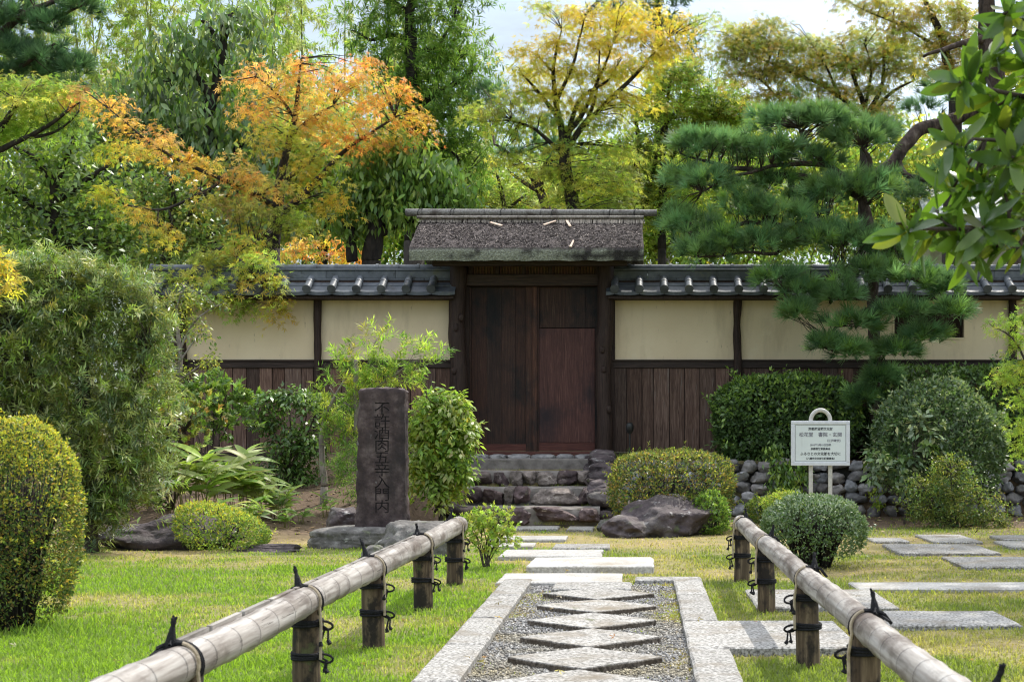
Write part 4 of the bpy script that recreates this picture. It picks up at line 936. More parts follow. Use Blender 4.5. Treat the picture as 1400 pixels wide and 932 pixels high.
def limbs(b, Ls, Y, seg=8, gnarl=.02):
    nodes = []
    for L_ in Ls:
        pts = crm([np.array((*at(q[0], q[1], Y + (q[2] if len(q) > 3 else 0)), q[-1])) for q in L_])
        sd = random.random() * 99; pp, rr = [], []
        for i, p in enumerate(pts):
            g = gnarl * (1 if 0 < i < len(pts) - 1 else 0); nv = mnoise.noise_vector(Vector((p[0] * 2.5, p[2] * 2.5, sd))); pp.append(Vector((p[0] + nv.x * g, p[1] + nv.y * g, p[2] + nv.z * g))); rr.append(max(.004, p[3] * (1 + .14 * mnoise.noise(Vector((p[0] * 6, p[2] * 6, sd))))))
        b.tube(pp, rr, seg if max(rr) > .03 else 5); nodes += [(np.array(p), r) for p, r in zip(pp, rr)]
    return nodes
def twigs(b, nodes, Cn, frac, r0=.012, sag=.08):
    if not nodes: return
    NP = np.array([q[0] for q in nodes])
    for c in Cn:
        if random.random() > frac: continue
        d = np.linalg.norm(NP - c, axis=1) + np.maximum(0, NP[:, 2] - c[2]) * .6; p = NP[int(np.argmin(d))]; dl_ = float(np.linalg.norm(p - c))
        if dl_ < .05: continue
        md = (p + c) / 2 + np.array((0, 0, sag * dl_)) + rng.normal(0, .07 * dl_, 3); r = min(.03, r0 * (.6 + .5 * dl_))
        b.tube([p, md, c], [r, r * .65, r * .25], 4, caps=False)
def tree(name, label, cat, base, Ls, blobs, Y, total, k, rad, mode, kind, size, pal, m='leaf', bark='bark', depth=.8, tw=.35, group=None, droop=.3, shell=.45, jit=.3, gnarl=.03, root=None, crown='crown', twr=.012, zbase=None, seg=8):
    if base is not None:
        y = Y + (base[2] if len(base) > 2 else 0); bx = gx(base[0], y); bz = zbase if zbase is not None else gheight(bx, y)
    t = root or thing(name, label, cat, (bx, y, bz), group)
    Cn, pals, outs = centres(blobs, Y, total, depth, shell)
    p, ax, up, ci = spray(Cn, outs, k, rad, mode, droop)
    sc = np.zeros((len(Cn), 3))
    for i, q in enumerate(pals): sc[i] = pick(q or pal, 1)[0]
    sc = sc * rng.uniform(.8, 1.2, (len(sc), 1))
    own = np.zeros((len(ci), 3)); groups_ = {}
    C = sc[ci] * rng.uniform(1 - jit, 1 + jit, (len(ci), 1)) * rng.uniform(.9, 1.1, (len(ci), 3))
    S = rng.uniform(.7, 1.25, len(ci)) * size
    leaves(crown, p, ax, up, S, kind, np.clip(C, .005, .8), M[m], t)
    if Ls is not None:
        b = MB(); nodes = limbs(b, Ls, Y, seg, gnarl)
        if base is not None and Ls:
            q = Ls[0][0]; p0 = at(q[0], q[1], Y + (q[2] if len(q) > 3 else 0))
            if p0.z > bz + .05: b.tube([(bx, y, bz - .15), tuple((Vector((bx, y, bz)) + p0) / 2), tuple(p0)], [q[-1] * 1.5, q[-1] * 1.15, q[-1]], seg)
        twigs(b, nodes, Cn, tw, twr)
        if b.v: obj('trunk', b, M[bark], t, smooth=True)
    return t

# ------------------------------------------------------------------ trees beyond the wall
# far wood closing the view
n_ = []
for px in range(-420, 1900, 34):
    topz = 40 + 60 * mnoise.noise(Vector((px * .006, 2, 0)))
    if 630 < px < 760: topz = 225 + random.uniform(-15, 15)
    elif 760 <= px < 1420: topz = 185 + random.uniform(-30, 30)
    elif px < 120: topz = 60
    elif 120 <= px < 520: topz = 120 + random.uniform(-50, 50)
    y = topz
    while y < 540:
        n_.append((px + random.uniform(-25, 25), y + 30, random.uniform(28, 50), random.uniform(24, 40), random.uniform(-3, 9))); y += 52
Cn, pl_, ou = centres(n_, 50, 6500, .8, .5)
p, ax, up, ci = spray(Cn, ou, 26, .8, 'ball')
sc = pick(['green', 'mid', 'mid', 'olive', 'lime'], len(Cn)) * rng.uniform(.6, 1.15, (len(Cn), 1))
tag(leaves('woodland', p, ax, up, rng.uniform(.16, .34, len(ci)), 'oval', np.clip(sc[ci] * rng.uniform(.7, 1.3, (len(ci), 1)), .01, .6), M['leaf'], None), 'mixed green wood closing the view far beyond the garden wall', 'woodland', kind='stuff')

# bamboo grove: three stalks modelled, the rest copied
def bamboo_stalk(seed):
    t = thing('bamboo', 'thin pale bamboo stalk with feathery light green leaves in the grove beyond the wall', 'bamboo', (0, 0, 0), 'bamboo stalks in the grove behind the left trees')
    r_ = random.Random(seed); H = r_.uniform(11.5, 13.5); b = MB(); pts, rad, cols = [], [], []
    for i in range(40):
        f_ = i / 39; pts.append((.9 * f_ ** 3 * (1 if seed % 2 else -1), .3 * f_ ** 2, H * f_)); rad.append(.045 * (1 - .85 * f_)); cols.append((1, 1, 1) if i % 2 else (.7, .75, .6))
    b.tube(pts, rad, 7, cols=cols); obj('culm', b, M['culm'], t, smooth=True)
    c, o_ = [], []
    for i in range(150):
        f_ = r_.uniform(.36, 1); a = r_.uniform(0, 6.28); l = r_.uniform(.15, 1.15) * (1.15 - .6 * f_); c.append((.9 * f_ ** 3 * (1 if seed % 2 else -1) + l * math.cos(a), .3 * f_ ** 2 + l * math.sin(a), H * f_ + .25 * l - .2 * l * l)); o_.append((math.cos(a), math.sin(a), -.3))
    p, ax, up, ci = spray(np.array(c), np.array(o_), 34, .42, 'shoot', .45)
    leaves('foliage', p, ax + np.array((0, 0, -.3)), up, rng.uniform(.12, .22, len(ci)), 'lance', np.clip(pick(['bamboo', 'lime'], len(c))[ci] * rng.uniform(.7, 1.35, (len(ci), 1)), .01, .7), M['leaf_thin'], t)
    return t
stalks = [bamboo_stalk(k) for k in range(3)]
def copy_thing(src, loc, rz, sc=1):
    r = src.copy(); COL.objects.link(r); r.location = loc; r.rotation_euler = (0, 0, rz); r.scale = (sc, sc, sc)
    for ch in src.children: c = ch.copy(); COL.objects.link(c); c.parent = r
    return r
kk = 0
for px in (60, 100, 128, 150, 178, 205, 226, 262, 285, 318, 344, 366, 388, 414, 440, 470, 505, 540, 130, 250, 350, 420, 30, 0):
    y = random.uniform(33, 41); loc = (gx(px + random.uniform(-8, 8), y), y, .9); rz = random.uniform(0, 6.28); s_ = random.uniform(.85, 1.1)
    if kk < 3: stalks[kk].location = loc; stalks[kk].rotation_euler = (0, 0, rz)
    else: copy_thing(stalks[kk % 3], loc, rz, s_)
    kk += 1

# dark pine in the top left corner
def pads(blobs, Y, dens=150, depth=.8, size=.13, pal=('pine',), root=None, name='crown'):
    Cn, A_ = [], []
    for e, b_ in zip(ell(blobs, Y), blobs):
        k = int(dens * max(.12, e[1] * max(.25, e[1] * depth)) * 2.6); u = rv(k); u[:, 2] = np.abs(u[:, 2]) * 1.0 - .35 * (rng.random(k) < .4); q = u * rng.random((k, 1)) ** .33 * np.where(rng.random((k, 1)) < .14, 1.35, 1.0)
        Cn.append(e[0] + q * np.array((e[1], e[1] * depth, e[2])) + np.array((0, 0, .04)) * rng.normal(0, 1, (k, 1))); A_.append(nrm(u * np.array((.85, .85, .55)) + UP * .55 + rng.normal(0, .28, (k, 3))))
    Cn, A_ = np.concatenate(Cn), np.concatenate(A_); n = len(Cn)
    C = pick(list(pal), n) * rng.uniform(.6, 1.5, (n, 1))
    leaves(name, Cn, A_, rv(n), rng.uniform(.75, 1.2, n) * size, 'tuft', C, M['needle'], root); return Cn
def pine(label, base, Ls, blobs, Y, dens=150, size=.13, pal=('pine',), depth=.8, gnarl=.05, tw=.10):
    y = Y + (base[2] if len(base) > 2 else 0); bx = gx(base[0], y); bz = gheight(bx, y)
    t = thing('pine_tree', label, 'tree', (bx, y, bz)); Cn = pads(blobs, Y, dens, depth, size, pal, t)
    b = MB(); nodes = limbs(b, Ls, Y, 10, gnarl); q = Ls[0][0]; p0 = at(q[0], q[1], Y + (q[2] if len(q) > 3 else 0))
    if p0.z > bz: b.tube([(bx, y, bz - .2), tuple((Vector((bx, y, bz)) + p0) / 2 + Vector((.05, 0, 0))), tuple(p0)], [q[-1] * 1.3, q[-1] * 1.1, q[-1]], 10)
    twigs(b, nodes, Cn, tw, .011); obj('trunk', b, M['pine_bark'], t, smooth=True); return t
pine('dark bushy pine with black branches in the top left corner', (-70, 355), [[(-70, 330, .16), (-60, 180, .15), (-40, 60, .13), (-20, -40, .1)], [(-45, 90, .07), (10, 40, -.6, .06), (60, 8, -.9, .045), (110, -12, -1, .02)], [(-50, 120, .06), (20, 95, -.8, .045), (75, 60, -1, .02)], [(-52, 150, .05), (10, 100, -.5, .04), (45, 88, -.7, .02)], [(-30, 20, .05), (20, 12, -.6, .05), (60, 28, -.8, .03), (118, 6, -1, .015)]],
     [(20, 35, 45, 22, -.6), (70, 40, 26, 22, -.9), (10, 75, 45, 22, -.6), (60, 88, 40, 22, -.8), (-30, 30, 40, 30, 0), (-40, 100, 50, 30, 0), (30, 108, 45, 16, -.5), (100, 96, 24, 14, -.9), (110, 12, 20, 12, -1), (20, -20, 70, 25, -.5), (-60, -20, 60, 30, 0), (95, 130, 30, 10, -.8)], 26, 170, .21, ('bluepine', 'pine'))

# persimmon-like trees with black gnarled limbs and hanging leaves
tree('fruit_tree', 'gnarled black limbed tree with drooping dull green leaves, between bamboo and orange maple', 'tree', (285, 355), [[(285, 330, .16), (283, 240, .14), (290, 180, .12), (290, 130, .1), (300, 90, .08), (312, 50, .06), (314, 20, .03)], [(290, 135, .08), (268, 110, .06), (240, 105, .05), (232, 112, .02)], [(300, 92, .06), (297, 55, .05), (282, 38, .04), (265, 30, .02)], [(298, 60, .045), (308, 30, .03), (322, 16, .015)], [(268, 110, .05), (263, 85, .04), (255, 75, .02)], [(283, 225, .09), (250, 190, .06), (215, 170, .04), (180, 178, .02)], [(285, 230, .07), (320, 205, .05), (340, 180, .03)], [(284, 260, .08), (235, 265, .06), (195, 240, .04), (165, 215, .02)], [(284, 275, .07), (330, 262, .04), (350, 240, .02)]],
     [(200, 125, 55, 22), (170, 150, 50, 25), (230, 165, 60, 28), (300, 165, 45, 35), (260, 205, 70, 28), (190, 205, 60, 30), (330, 175, 40, 35), (245, 45, 30, 14), (345, 40, 30, 16), (300, 25, 45, 16), (270, 75, 35, 14), (330, 85, 30, 18), (240, 100, 40, 14), (290, 60, 30, 14), (215, 75, 25, 12), (320, 130, 30, 18), (180, 245, 60, 25), (260, 250, 70, 30), (330, 245, 50, 40), (300, 300, 80, 30), (220, 300, 70, 30), (120, 190, 40, 30)], 27.5, 620, 12, .36, 'hang', 'hang', .19, ['silver', 'silver', 'lime', 'green'], 'leaf_gloss', 'bark_dark', tw=.25, gnarl=.1)
tree('leafy_tree', 'dense green tree with large glossy oval leaves filling the space above the tall hedge', 'tree', (70, 365), [[(70, 340, .1), (75, 270, .09), (60, 230, .06), (20, 200, .04)], [(75, 275, .06), (130, 240, .05), (170, 215, .03)], [(72, 300, .06), (20, 262, .05), (-15, 250, .03)], [(75, 260, .06), (100, 190, .04), (110, 150, .02)]],
     [(30, 225, 60, 35), (85, 210, 55, 35), (20, 285, 60, 45), (85, 275, 60, 45), (140, 260, 50, 45), (150, 320, 55, 40), (90, 335, 70, 35), (20, 340, 60, 30), (185, 330, 45, 35), (205, 290, 35, 35), (-20, 320, 50, 50), (215, 345, 40, 30)], 24.6, 400, 14, .34, 'ball', 'oval', .13, ['green', 'silver', 'lime', 'lime'], 'leaf_gloss', 'bark_dark', tw=.3, shell=.5)
tree('camellia_tree', 'dark twiggy evergreen half hidden behind the drooping golden maple', 'tree', (225, 390), [[(225, 370, .07), (232, 320, .06), (238, 270, .04), (230, 240, .02)], [(230, 330, .04), (205, 290, .03), (195, 260, .015)], [(232, 320, .04), (265, 285, .03), (275, 255, .015)], [(236, 300, .03), (215, 300, .03), (200, 318, .015)]],
     [(225, 260, 40, 30), (262, 275, 30, 30), (200, 285, 30, 35), (235, 320, 45, 35), (270, 330, 35, 35), (215, 365, 40, 25)], 23.2, 260, 14, .25, 'ball', 'oval', .09, ['mid', 'green', 'olive'], 'leaf_gloss', 'bark_dark', tw=.4)

# the orange maple beyond the wall
MP = [(405, 120, 62, 34, 0, ['orange', 'gold']), (345, 100, 30, 22, .2, ['orange']), (412, 88, 26, 18, 0, ['orange', 'red']), (470, 110, 48, 26, .2, ['orange', 'gold']), (520, 135, 46, 26, .3, ['red', 'orange', 'gold']), (495, 82, 26, 10, .4, ['red']), (560, 160, 36, 26, .4, ['orange', 'red', 'gold']), (430, 160, 52, 30, -.2, ['gold', 'orange']), (480, 185, 45, 24, .1, ['orange', 'red']), (545, 190, 28, 16, .4, ['ygreen', 'gold', 'ygreen']), (385, 190, 46, 26, -.4, ['ygreen', 'gold', 'ygreen']), (345, 150, 28, 14, -.3, ['orange', 'gold']), (430, 220, 50, 24, -.5, ['ygreen', 'gold', 'lime']), (455, 265, 34, 24, -.5, ['ygreen', 'gold']), (370, 250, 52, 20, -.8, ['ygreen', 'olive', 'orange']), (320, 232, 48, 17, -.9, ['orange', 'ygreen', 'olive']), (265, 215, 48, 15, -.8, ['orange', 'gold', 'ygreen']), (200, 205, 48, 13, -.6, ['ygreen', 'gold', 'lime']), (160, 200, 30, 12, -.5, ['yellow', 'lime']), (225, 190, 32, 11, -.6, ['orange']), (185, 165, 34, 12, -.4, ['orange', 'gold']), (150, 140, 30, 12, -.3, ['orange', 'gold']), (115, 125, 30, 9, -.2, ['orange', 'bronze']), (400, 300, 48, 22, -.9, ['ygreen', 'lime', 'olive']), (345, 290, 50, 22, -1.1, ['ygreen', 'olive', 'bronze']), (300, 272, 42, 20, -1.1, ['olive', 'bronze', 'ygreen']), (150, 270, 30, 13, -.8, ['yellow', 'lime']), (185, 290, 34, 14, -1, ['ygreen', 'gold']), (215, 315, 30, 12, -1.1, ['ygreen', 'gold', 'ygreen']), (140, 255, 22, 10, -.8, ['lime', 'yellow']),
      (310, 345, 50, 18, -1.7, ['ygreen', 'lime', 'gold']), (355, 352, 30, 14, -2.0, ['ygreen', 'lime']), (366, 392, 20, 12, -2.1, ['ygreen', 'lime']), (285, 400, 40, 14, -2.0, ['ygreen', 'lime', 'olive']), (240, 375, 36, 16, -1.9, ['lime', 'olive', 'ygreen']), (318, 395, 30, 12, -2.0, ['lime', 'ygreen']), (275, 372, 45, 14, -1.9, ['ygreen', 'olive']), (350, 375, 32, 12, -2.0, ['ygreen', 'gold', 'lime']), (375, 408, 16, 14, -2.1, ['ygreen', 'gold']), (330, 330, 42, 20, -1.5, ['ygreen', 'lime', 'gold']), (290, 350, 34, 20, -1.7, ['ygreen', 'olive']), (345, 362, 34, 14, -1.9, ['lime', 'ygreen']), (362, 385, 24, 11, -2.0, ['ygreen', 'gold']), (378, 405, 15, 12, -2.05, ['ygreen', 'gold']), (384, 428, 8, 12, -2.05, ['ygreen', 'gold', 'ygreen']), (300, 385, 40, 15, -1.9, ['ygreen', 'lime']), (258, 395, 30, 16, -1.9, ['ygreen', 'olive']), (330, 410, 16, 12, -2, ['lime']), (315, 430, 6, 6, -2, ['lime']), (240, 430, 24, 18, -1.8, ['olive', 'ygreen'])]
tree('maple_tree', 'orange and gold maple beyond the wall, its lowest sprays drooping over the tiled top', 'tree', (372, 362), [[(372, 340, .12), (378, 290, .10), (385, 240, .075), (396, 190, .05), (406, 140, .035), (412, 80, .012)], [(384, 250, .045), (420, 225, .03), (440, 200, .015)], [(396, 190, .03), (420, 165, .025), (455, 145, .012)], [(402, 160, .03), (380, 130, .02), (350, 105, .01)], [(380, 285, .06), (340, 262, -.5, .04), (280, 235, -.8, .03), (220, 205, -.6, .018), (150, 150, -.4, .008)], [(378, 300, .06), (420, 260, .3, .05), (480, 200, .3, .03), (540, 160, .4, .015)], [(376, 310, .05), (350, 330, -1, .04), (320, 345, -1.6, .03), (345, 372, -1.95, .018), (380, 415, -2.05, .006)], [(350, 330, -1, .03), (290, 345, -1.5, .025), (255, 390, -1.8, .012)], [(300, 250, -.8, .025), (230, 285, -1, .02), (170, 280, -.9, .01)]],
     MP, 22.9, 540, 24, .25, 'disc', 'maple', .076, ['gold'], 'leaf_thin', 'bark_dark', tw=.5, droop=.55, depth=.55, gnarl=.02)
tree('maple_tree', 'yellow green maple spray at the left frame edge with a cut branch stub', 'tree', (-60, 360), [[(-60, 330, .12), (-40, 230, .1), (8, 165, -.3, .05), (24, 138, -.35, .045)], [(-40, 220, .06), (30, 190, -.3, .04), (75, 165, -.5, .03), (110, 140, -.6, .012)], [(40, 188, -.3, .03), (80, 178, -.4, .02), (108, 152, -.5, .01)]],
     [(25, 115, 40, 16, 0, ['ygreen', 'lime']), (75, 120, 40, 14, 0, ['lime', 'olive']), (40, 145, 45, 16, -.3, ['lime', 'ygreen']), (95, 135, 30, 12, 0, ['ygreen', 'gold']), (20, 175, 40, 16, 0, ['lime']), (85, 160, 35, 16, -.2, ['lime', 'mid']), (-40, 130, 50, 30), (-40, 190, 40, 25)], 23.5, 150, 30, .32, 'disc', 'maple', .085, ['lime', 'ygreen'], 'leaf_thin', 'bark_dark', tw=.4, droop=.45)

# green larch-like tree with a straight dark trunk
LB = []
for (px, py, rx, ry) in ((520, 20, 30, 20), (495, 45, 25, 12), (545, 55, 25, 18), (600, 15, 30, 20), (620, 55, 28, 22), (590, 75, 34, 20), (640, 80, 25, 18), (560, 95, 40, 18), (625, 110, 40, 18), (600, 135, 40, 18), (650, 130, 18, 12), (575, 165, 45, 20), (630, 170, 42, 22), (600, 200, 50, 20), (640, 210, 34, 18), (560, 130, 30, 20), (560, 0, 60, 20), (560, -40, 50, 30), (620, -20, 30, 20), (530, 75, 25, 15), (655, 180, 25, 16), (625, 240, 30, 16)): LB.append((px, py, rx, ry))
tree('larch_tree', 'tall dark trunked green tree with spiky feathery branches, left of the sky gap', 'tree', (566, 350), [[(566, 330, .2), (565, 200, .17), (563, 100, .14), (562, 30, .11), (565, -40, .06)], [(564, 150, .07), (600, 125, .055), (632, 108, .04), (648, 96, .015)], [(564, 175, .06), (605, 160, .05), (645, 165, .02)], [(564, 60, .06), (535, 48, .045), (505, 52, .03), (480, 42, .015)], [(564, 75, .05), (600, 60, .035), (622, 30, .015)], [(620, 115, .035), (622, 90, .03), (628, 70, .015)], [(565, 210, .06), (605, 205, .05), (640, 235, .03)], [(564, 110, .05), (530, 95, .03), (505, 100, .012)]],
     LB, 30, 820, 34, .5, 'shoot', 'lance', .15, ['green', 'mid', 'green', 'lime'], 'leaf_thin', 'bark_dark', tw=.5, shell=.5, droop=.25, gnarl=.06)
tree('laurel_tree', 'dark multi stemmed evergreen with hanging glossy leaves, left of the gate roof', 'tree', (508, 362), [[(508, 356, .15), (512, 330, .14), (520, 300, .10), (535, 265, .06), (560, 225, .03)], [(482, 358, .09), (478, 320, .075), (470, 290, .05), (480, 250, .03)], [(514, 325, .07), (500, 300, .06), (495, 260, .04), (505, 220, .02)], [(518, 318, .08), (545, 305, .06), (575, 300, .05), (600, 285, .02)], [(520, 300, .06), (530, 270, .05), (520, 235, .03)]],
     [(500, 230, 40, 25), (550, 225, 45, 25), (590, 240, 40, 25), (530, 260, 60, 25), (490, 270, 35, 25), (590, 275, 50, 20), (615, 262, 28, 18), (560, 290, 50, 16), (480, 305, 28, 18), (540, 200, 30, 12), (615, 290, 25, 12)], 23.6, 430, 13, .28, 'hang', 'hang', .15, ['green', 'mid', 'lime', 'green'], 'leaf_gloss', 'bark_dark', tw=.25, gnarl=.05)
tree('flowering_shrub', 'low orange red azalea glimpsed between the trunks above the wall tiles', 'shrub', (400, 372), None, [(385, 345, 30, 14), (430, 340, 34, 16), (455, 335, 25, 16), (350, 352, 20, 8), (470, 345, 20, 10)], 24.5, 38, 18, .22, 'disc', 'maple3', .09, ['orange', 'red', 'gold', 'ygreen'], 'leaf_thin', zbase=.75)

# yellow maples right of the gap
YB = [(830, 20, 50, 22), (780, 20, 34, 18), (880, 15, 40, 16), (765, 60, 38, 20), (720, 75, 30, 14), (820, 60, 50, 22), (880, 50, 50, 20), (930, 35, 25, 10), (750, 95, 48, 20), (810, 100, 50, 22), (870, 90, 50, 22), (910, 70, 34, 18), (715, 100, 26, 16), (735, 125, 40, 18), (790, 140, 50, 22), (850, 135, 50, 22), (700, 150, 40, 13), (670, 160, 34, 10), (760, 165, 45, 18), (820, 170, 45, 22), (770, 205, 40, 14), (840, 205, 45, 18), (800, 235, 45, 14), (690, 175, 28, 10)]
tree('maple_tree', 'big yellow maple with fine dark spreading branches above the gate roof', 'tree', (786, 360), [[(786, 300, .12), (778, 255, .11), (772, 215, .095), (768, 180, .06), (760, 140, .045), (757, 90, .03), (768, 40, .01)], [(772, 210, .06), (800, 170, .05), (840, 130, .04), (880, 90, .028), (915, 50, .01)], [(773, 205, .05), (790, 140, .035), (830, 110, .02), (850, 80, .01)], [(764, 165, .045), (740, 130, .03), (712, 100, .012)], [(772, 215, .04), (735, 180, .03), (700, 165, .012)], [(762, 140, .035), (785, 80, .025), (800, 20, .01)], [(757, 100, .025), (735, 75, .012)], [(800, 168, .04), (815, 130, .025), (820, 60, .01)], [(768, 190, .05), (800, 150, .04), (838, 60, .01)]],
     [(q[0], q[1], q[2] * 1.12, q[3] * .62, 0, ['yellow', 'yellow', 'gold'] if q[1] < 85 else ['yellow', 'ygreen', 'yellow'] if q[1] < 145 else ['ygreen', 'lime', 'olive']) for q in YB] + [(690, 215, 30, 8), (745, 235, 40, 10), (800, 255, 50, 10), (850, 245, 45, 12), (780, 275, 40, 9), (840, 275, 40, 9), (660, 150, 26, 7), (960, 25, 22, 6), (740, 8, 22, 8), (700, 130, 30, 8)], 26, 640, 25, .29, 'disc', 'maple', .080, ['ygreen', 'lime', 'olive', 'ygreen'], 'leaf_thin', 'bark_dark', tw=.45, droop=.3, depth=1.0, gnarl=.025)
tree('maple_tree', 'slender yellow green maples with upright dark stems behind the gate roof end', 'tree', (905, 365), [[(905, 340, .08), (906, 260, .075), (908, 200, .06), (912, 140, .035), (920, 80, .012)], [(860, 345, .07), (868, 270, .06), (872, 200, .05), (868, 150, .02)], [(880, 300, .05), (895, 220, .04), (905, 180, .03), (935, 140, .012)], [(906, 230, .04), (940, 190, .03), (975, 160, .012)], [(870, 230, .04), (845, 190, .02)]],
     [(920, 110, 45, 25), (900, 150, 50, 25), (950, 150, 40, 25), (1000, 150, 40, 20), (940, 190, 45, 22), (880, 195, 50, 22), (1020, 170, 34, 16), (860, 240, 45, 16), (910, 240, 45, 16), (880, 270, 55, 14), (830, 265, 50, 14), (900, 300, 34, 16), (925, 275, 30, 18), (820, 285, 45, 10), (935, 90, 30, 18), (990, 125, 34, 16)], 28.5, 430, 30, .36, 'disc', 'maple3', .10, ['ygreen', 'olive', 'lime', 'green'], 'leaf_thin', 'bark_dark', tw=.4, droop=.3, gnarl=.03)
pine('small dark green pine with crooked branches just above the gate roof', (752, 355), [[(752, 310, .10), (742, 265, .08), (722, 235, .06), (700, 225, .03)], [(740, 262, .06), (745, 225, .05), (770, 215, .03), (800, 212, .012)], [(742, 262, .05), (715, 250, .04), (695, 232, .015)], [(722, 235, .04), (690, 205, .03), (675, 198, .012)]], [(745, 175, 28, 12), (760, 200, 34, 14), (735, 215, 30, 12), (775, 225, 30, 14), (720, 195, 20, 10), (700, 215, 18, 9), (770, 245, 25, 10), (670, 130, 25, 14, 2), (680, 145, 22, 12, 2)], 27.5, 80, .17, ('pine',))
tree('tall_conifer', 'dark conifer tip rising behind the yellow maple at the top edge', 'tree', (905, 330), [[(905, 300, .2), (902, 150, .15), (900, 40, .1), (898, -30, .05)], [(842, 60, .06), (840, 20, .05), (840, 0, .02)]], [(885, 8, 26, 12), (915, 12, 26, 12), (900, -20, 30, 16), (840, 25, 24, 18), (900, 40, 34, 12), (945, 75, 12, 10), (930, 60, 16, 12), (950, 130, 26, 12), (960, 150, 30, 20)], 41, 170, 26, .6, 'shoot', 'lance', .24, ['bluepine', 'dark', 'mid'], 'needle', 'bark_dark', tw=.4, droop=.2)
tree('bright_tree', 'pale lime green foliage lit through in the gap left of the small pine', 'tree', (690, 340), [[(690, 320, .08), (688, 280, .06), (680, 240, .03)], [(688, 290, .05), (720, 265, .02)]], [(660, 225, 34, 20), (690, 245, 40, 20), (650, 265, 45, 20), (700, 275, 45, 16), (730, 285, 40, 12), (640, 290, 40, 12), (670, 200, 20, 12), (745, 275, 30, 10)], 32, 230, 26, .45, 'shoot', 'lance', .15, ['lime', 'ygreen', 'bamboo'], 'leaf_thin', 'bark', tw=.2)
# right-hand maple
RB = [(1010, 45, 34, 14), (1045, 35, 34, 12), (1000, 70, 34, 14), (1050, 65, 45, 16), (1095, 60, 45, 16), (1030, 95, 45, 16), (1080, 95, 45, 18), (1130, 75, 40, 16), (1180, 50, 40, 14), (1160, 90, 45, 16), (1210, 75, 40, 16), (1120, 120, 40, 14), (1060, 130, 34, 12), (1180, 125, 45, 14), (1230, 95, 30, 14), (1240, 60, 30, 12), (1130, 148, 40, 10), (1200, 150, 34, 12)]
tree('maple_tree', 'wide layered green and rust maple above the big pine, against the sky', 'tree', (1178, 340), [[(1178, 300, .07), (1180, 220, .065), (1185, 165, .055), (1172, 120, .04), (1160, 85, .03), (1150, 60, .012)], [(1185, 165, .05), (1150, 135, .04), (1110, 110, .03), (1060, 90, .02), (1020, 72, .008)], [(1184, 160, .05), (1205, 120, .035), (1208, 80, .02), (1215, 55, .01)], [(1184, 170, .04), (1215, 130, .03), (1250, 110, .012)], [(1150, 135, .03), (1130, 95, .02), (1110, 60, .01)], [(1186, 180, .05), (1130, 150, .03), (1080, 145, .02), (1040, 110, .01)], [(1182, 150, .035), (1190, 100, .02), (1182, 60, .01)]],
     [(q[0], q[1], q[2] * 1.15, q[3] * .7) for q in RB], 26.5, 560, 26, .36, 'disc', 'maple', .08, ['olive', 'olive', 'lime', 'olive', 'gold'], 'leaf', 'bark_dark', tw=.45, droop=.3, gnarl=.03)
tree('maple_tree', 'thin rust and gold leaved branches hanging at the top right corner', 'tree', (1300, 340), [[(1300, 300, .14), (1305, 150, .11), (1290, 60, .07), (1265, 0, .04), (1240, -30, .02)], [(1290, 70, .03), (1240, 40, .02), (1190, 18, .012), (1150, -5, .006)], [(1292, 75, .03), (1320, 40, .02), (1310, 0, .01)]],
     [(1200, 5, 34, 12), (1245, 15, 40, 14), (1290, 8, 34, 12), (1240, 40, 34, 12), (1300, 50, 30, 14), (1160, -5, 22, 8), (1330, 70, 26, 14), (1290, 90, 34, 12), (1370, 95, 26, 14), (1320, 25, 26, 12), (1280, 60, 30, 10)], 24.5, 210, 26, .34, 'disc', 'maple', .08, ['gold', 'ygreen', 'olive', 'ygreen', 'bronze'], 'leaf', 'bark_dark', tw=.5, droop=.35)
tree('leafy_tree', 'yellow green undergrowth tree between the big pine and the wall', 'tree', (1130, 362), None, [(980, 215, 50, 30), (1050, 200, 50, 30), (1120, 230, 60, 40), (1200, 230, 50, 40), (1240, 200, 50, 30), (1060, 290, 60, 40), (1150, 310, 60, 30), (970, 280, 40, 40), (1240, 290, 45, 40), (1290, 220, 45, 40), (960, 330, 40, 20), (1080, 165, 40, 14)], 30, 300, 24, .5, 'ball', 'oval', .15, ['ygreen', 'lime', 'green', 'olive'], 'leaf_thin', zbase=.8, shell=.4)
# tall pine with the thick curved limb
pine('tall pine with thick furrowed trunk at the right edge and a heavy curved limb', (1392, 356), [[(1392, 352, .17), (1388, 270, .165), (1380, 190, .16), (1366, 120, .15), (1352, 60, .14), (1346, 0, .13), (1350, -60, .1)], [(1368, 128, .11), (1335, 150, -.2, .10), (1290, 168, -.4, .095), (1255, 182, -.6, .10), (1236, 198, -.7, .10), (1222, 222, -.8, .095), (1200, 240, -.9, .085), (1178, 252, -1, .06)], [(1352, 50, .07), (1310, 62, -.3, .05), (1262, 78, -.4, .02)], [(1225, 215, -.7, .05), (1240, 240, -.9, .04), (1290, 250, -1, .015)]],
     [(1290, 128, 34, 12, -.5), (1260, 150, 26, 10, -.6), (1320, 140, 26, 14, -.4), (1300, 238, 34, 16, -1), (1270, 258, 30, 14, -1), (1330, 215, 26, 14, -.6), (1240, 270, 26, 12, -1), (1310, 262, 30, 14, -.9), (1400, -10, 60, 25), (1330, -30, 50, 20), (1440, 60, 50, 25), (1450, 130, 50, 20), (1360, 225, 30, 14, -.4)], 23.2, 95, .15, ('bluepine', 'pine'), gnarl=.07)

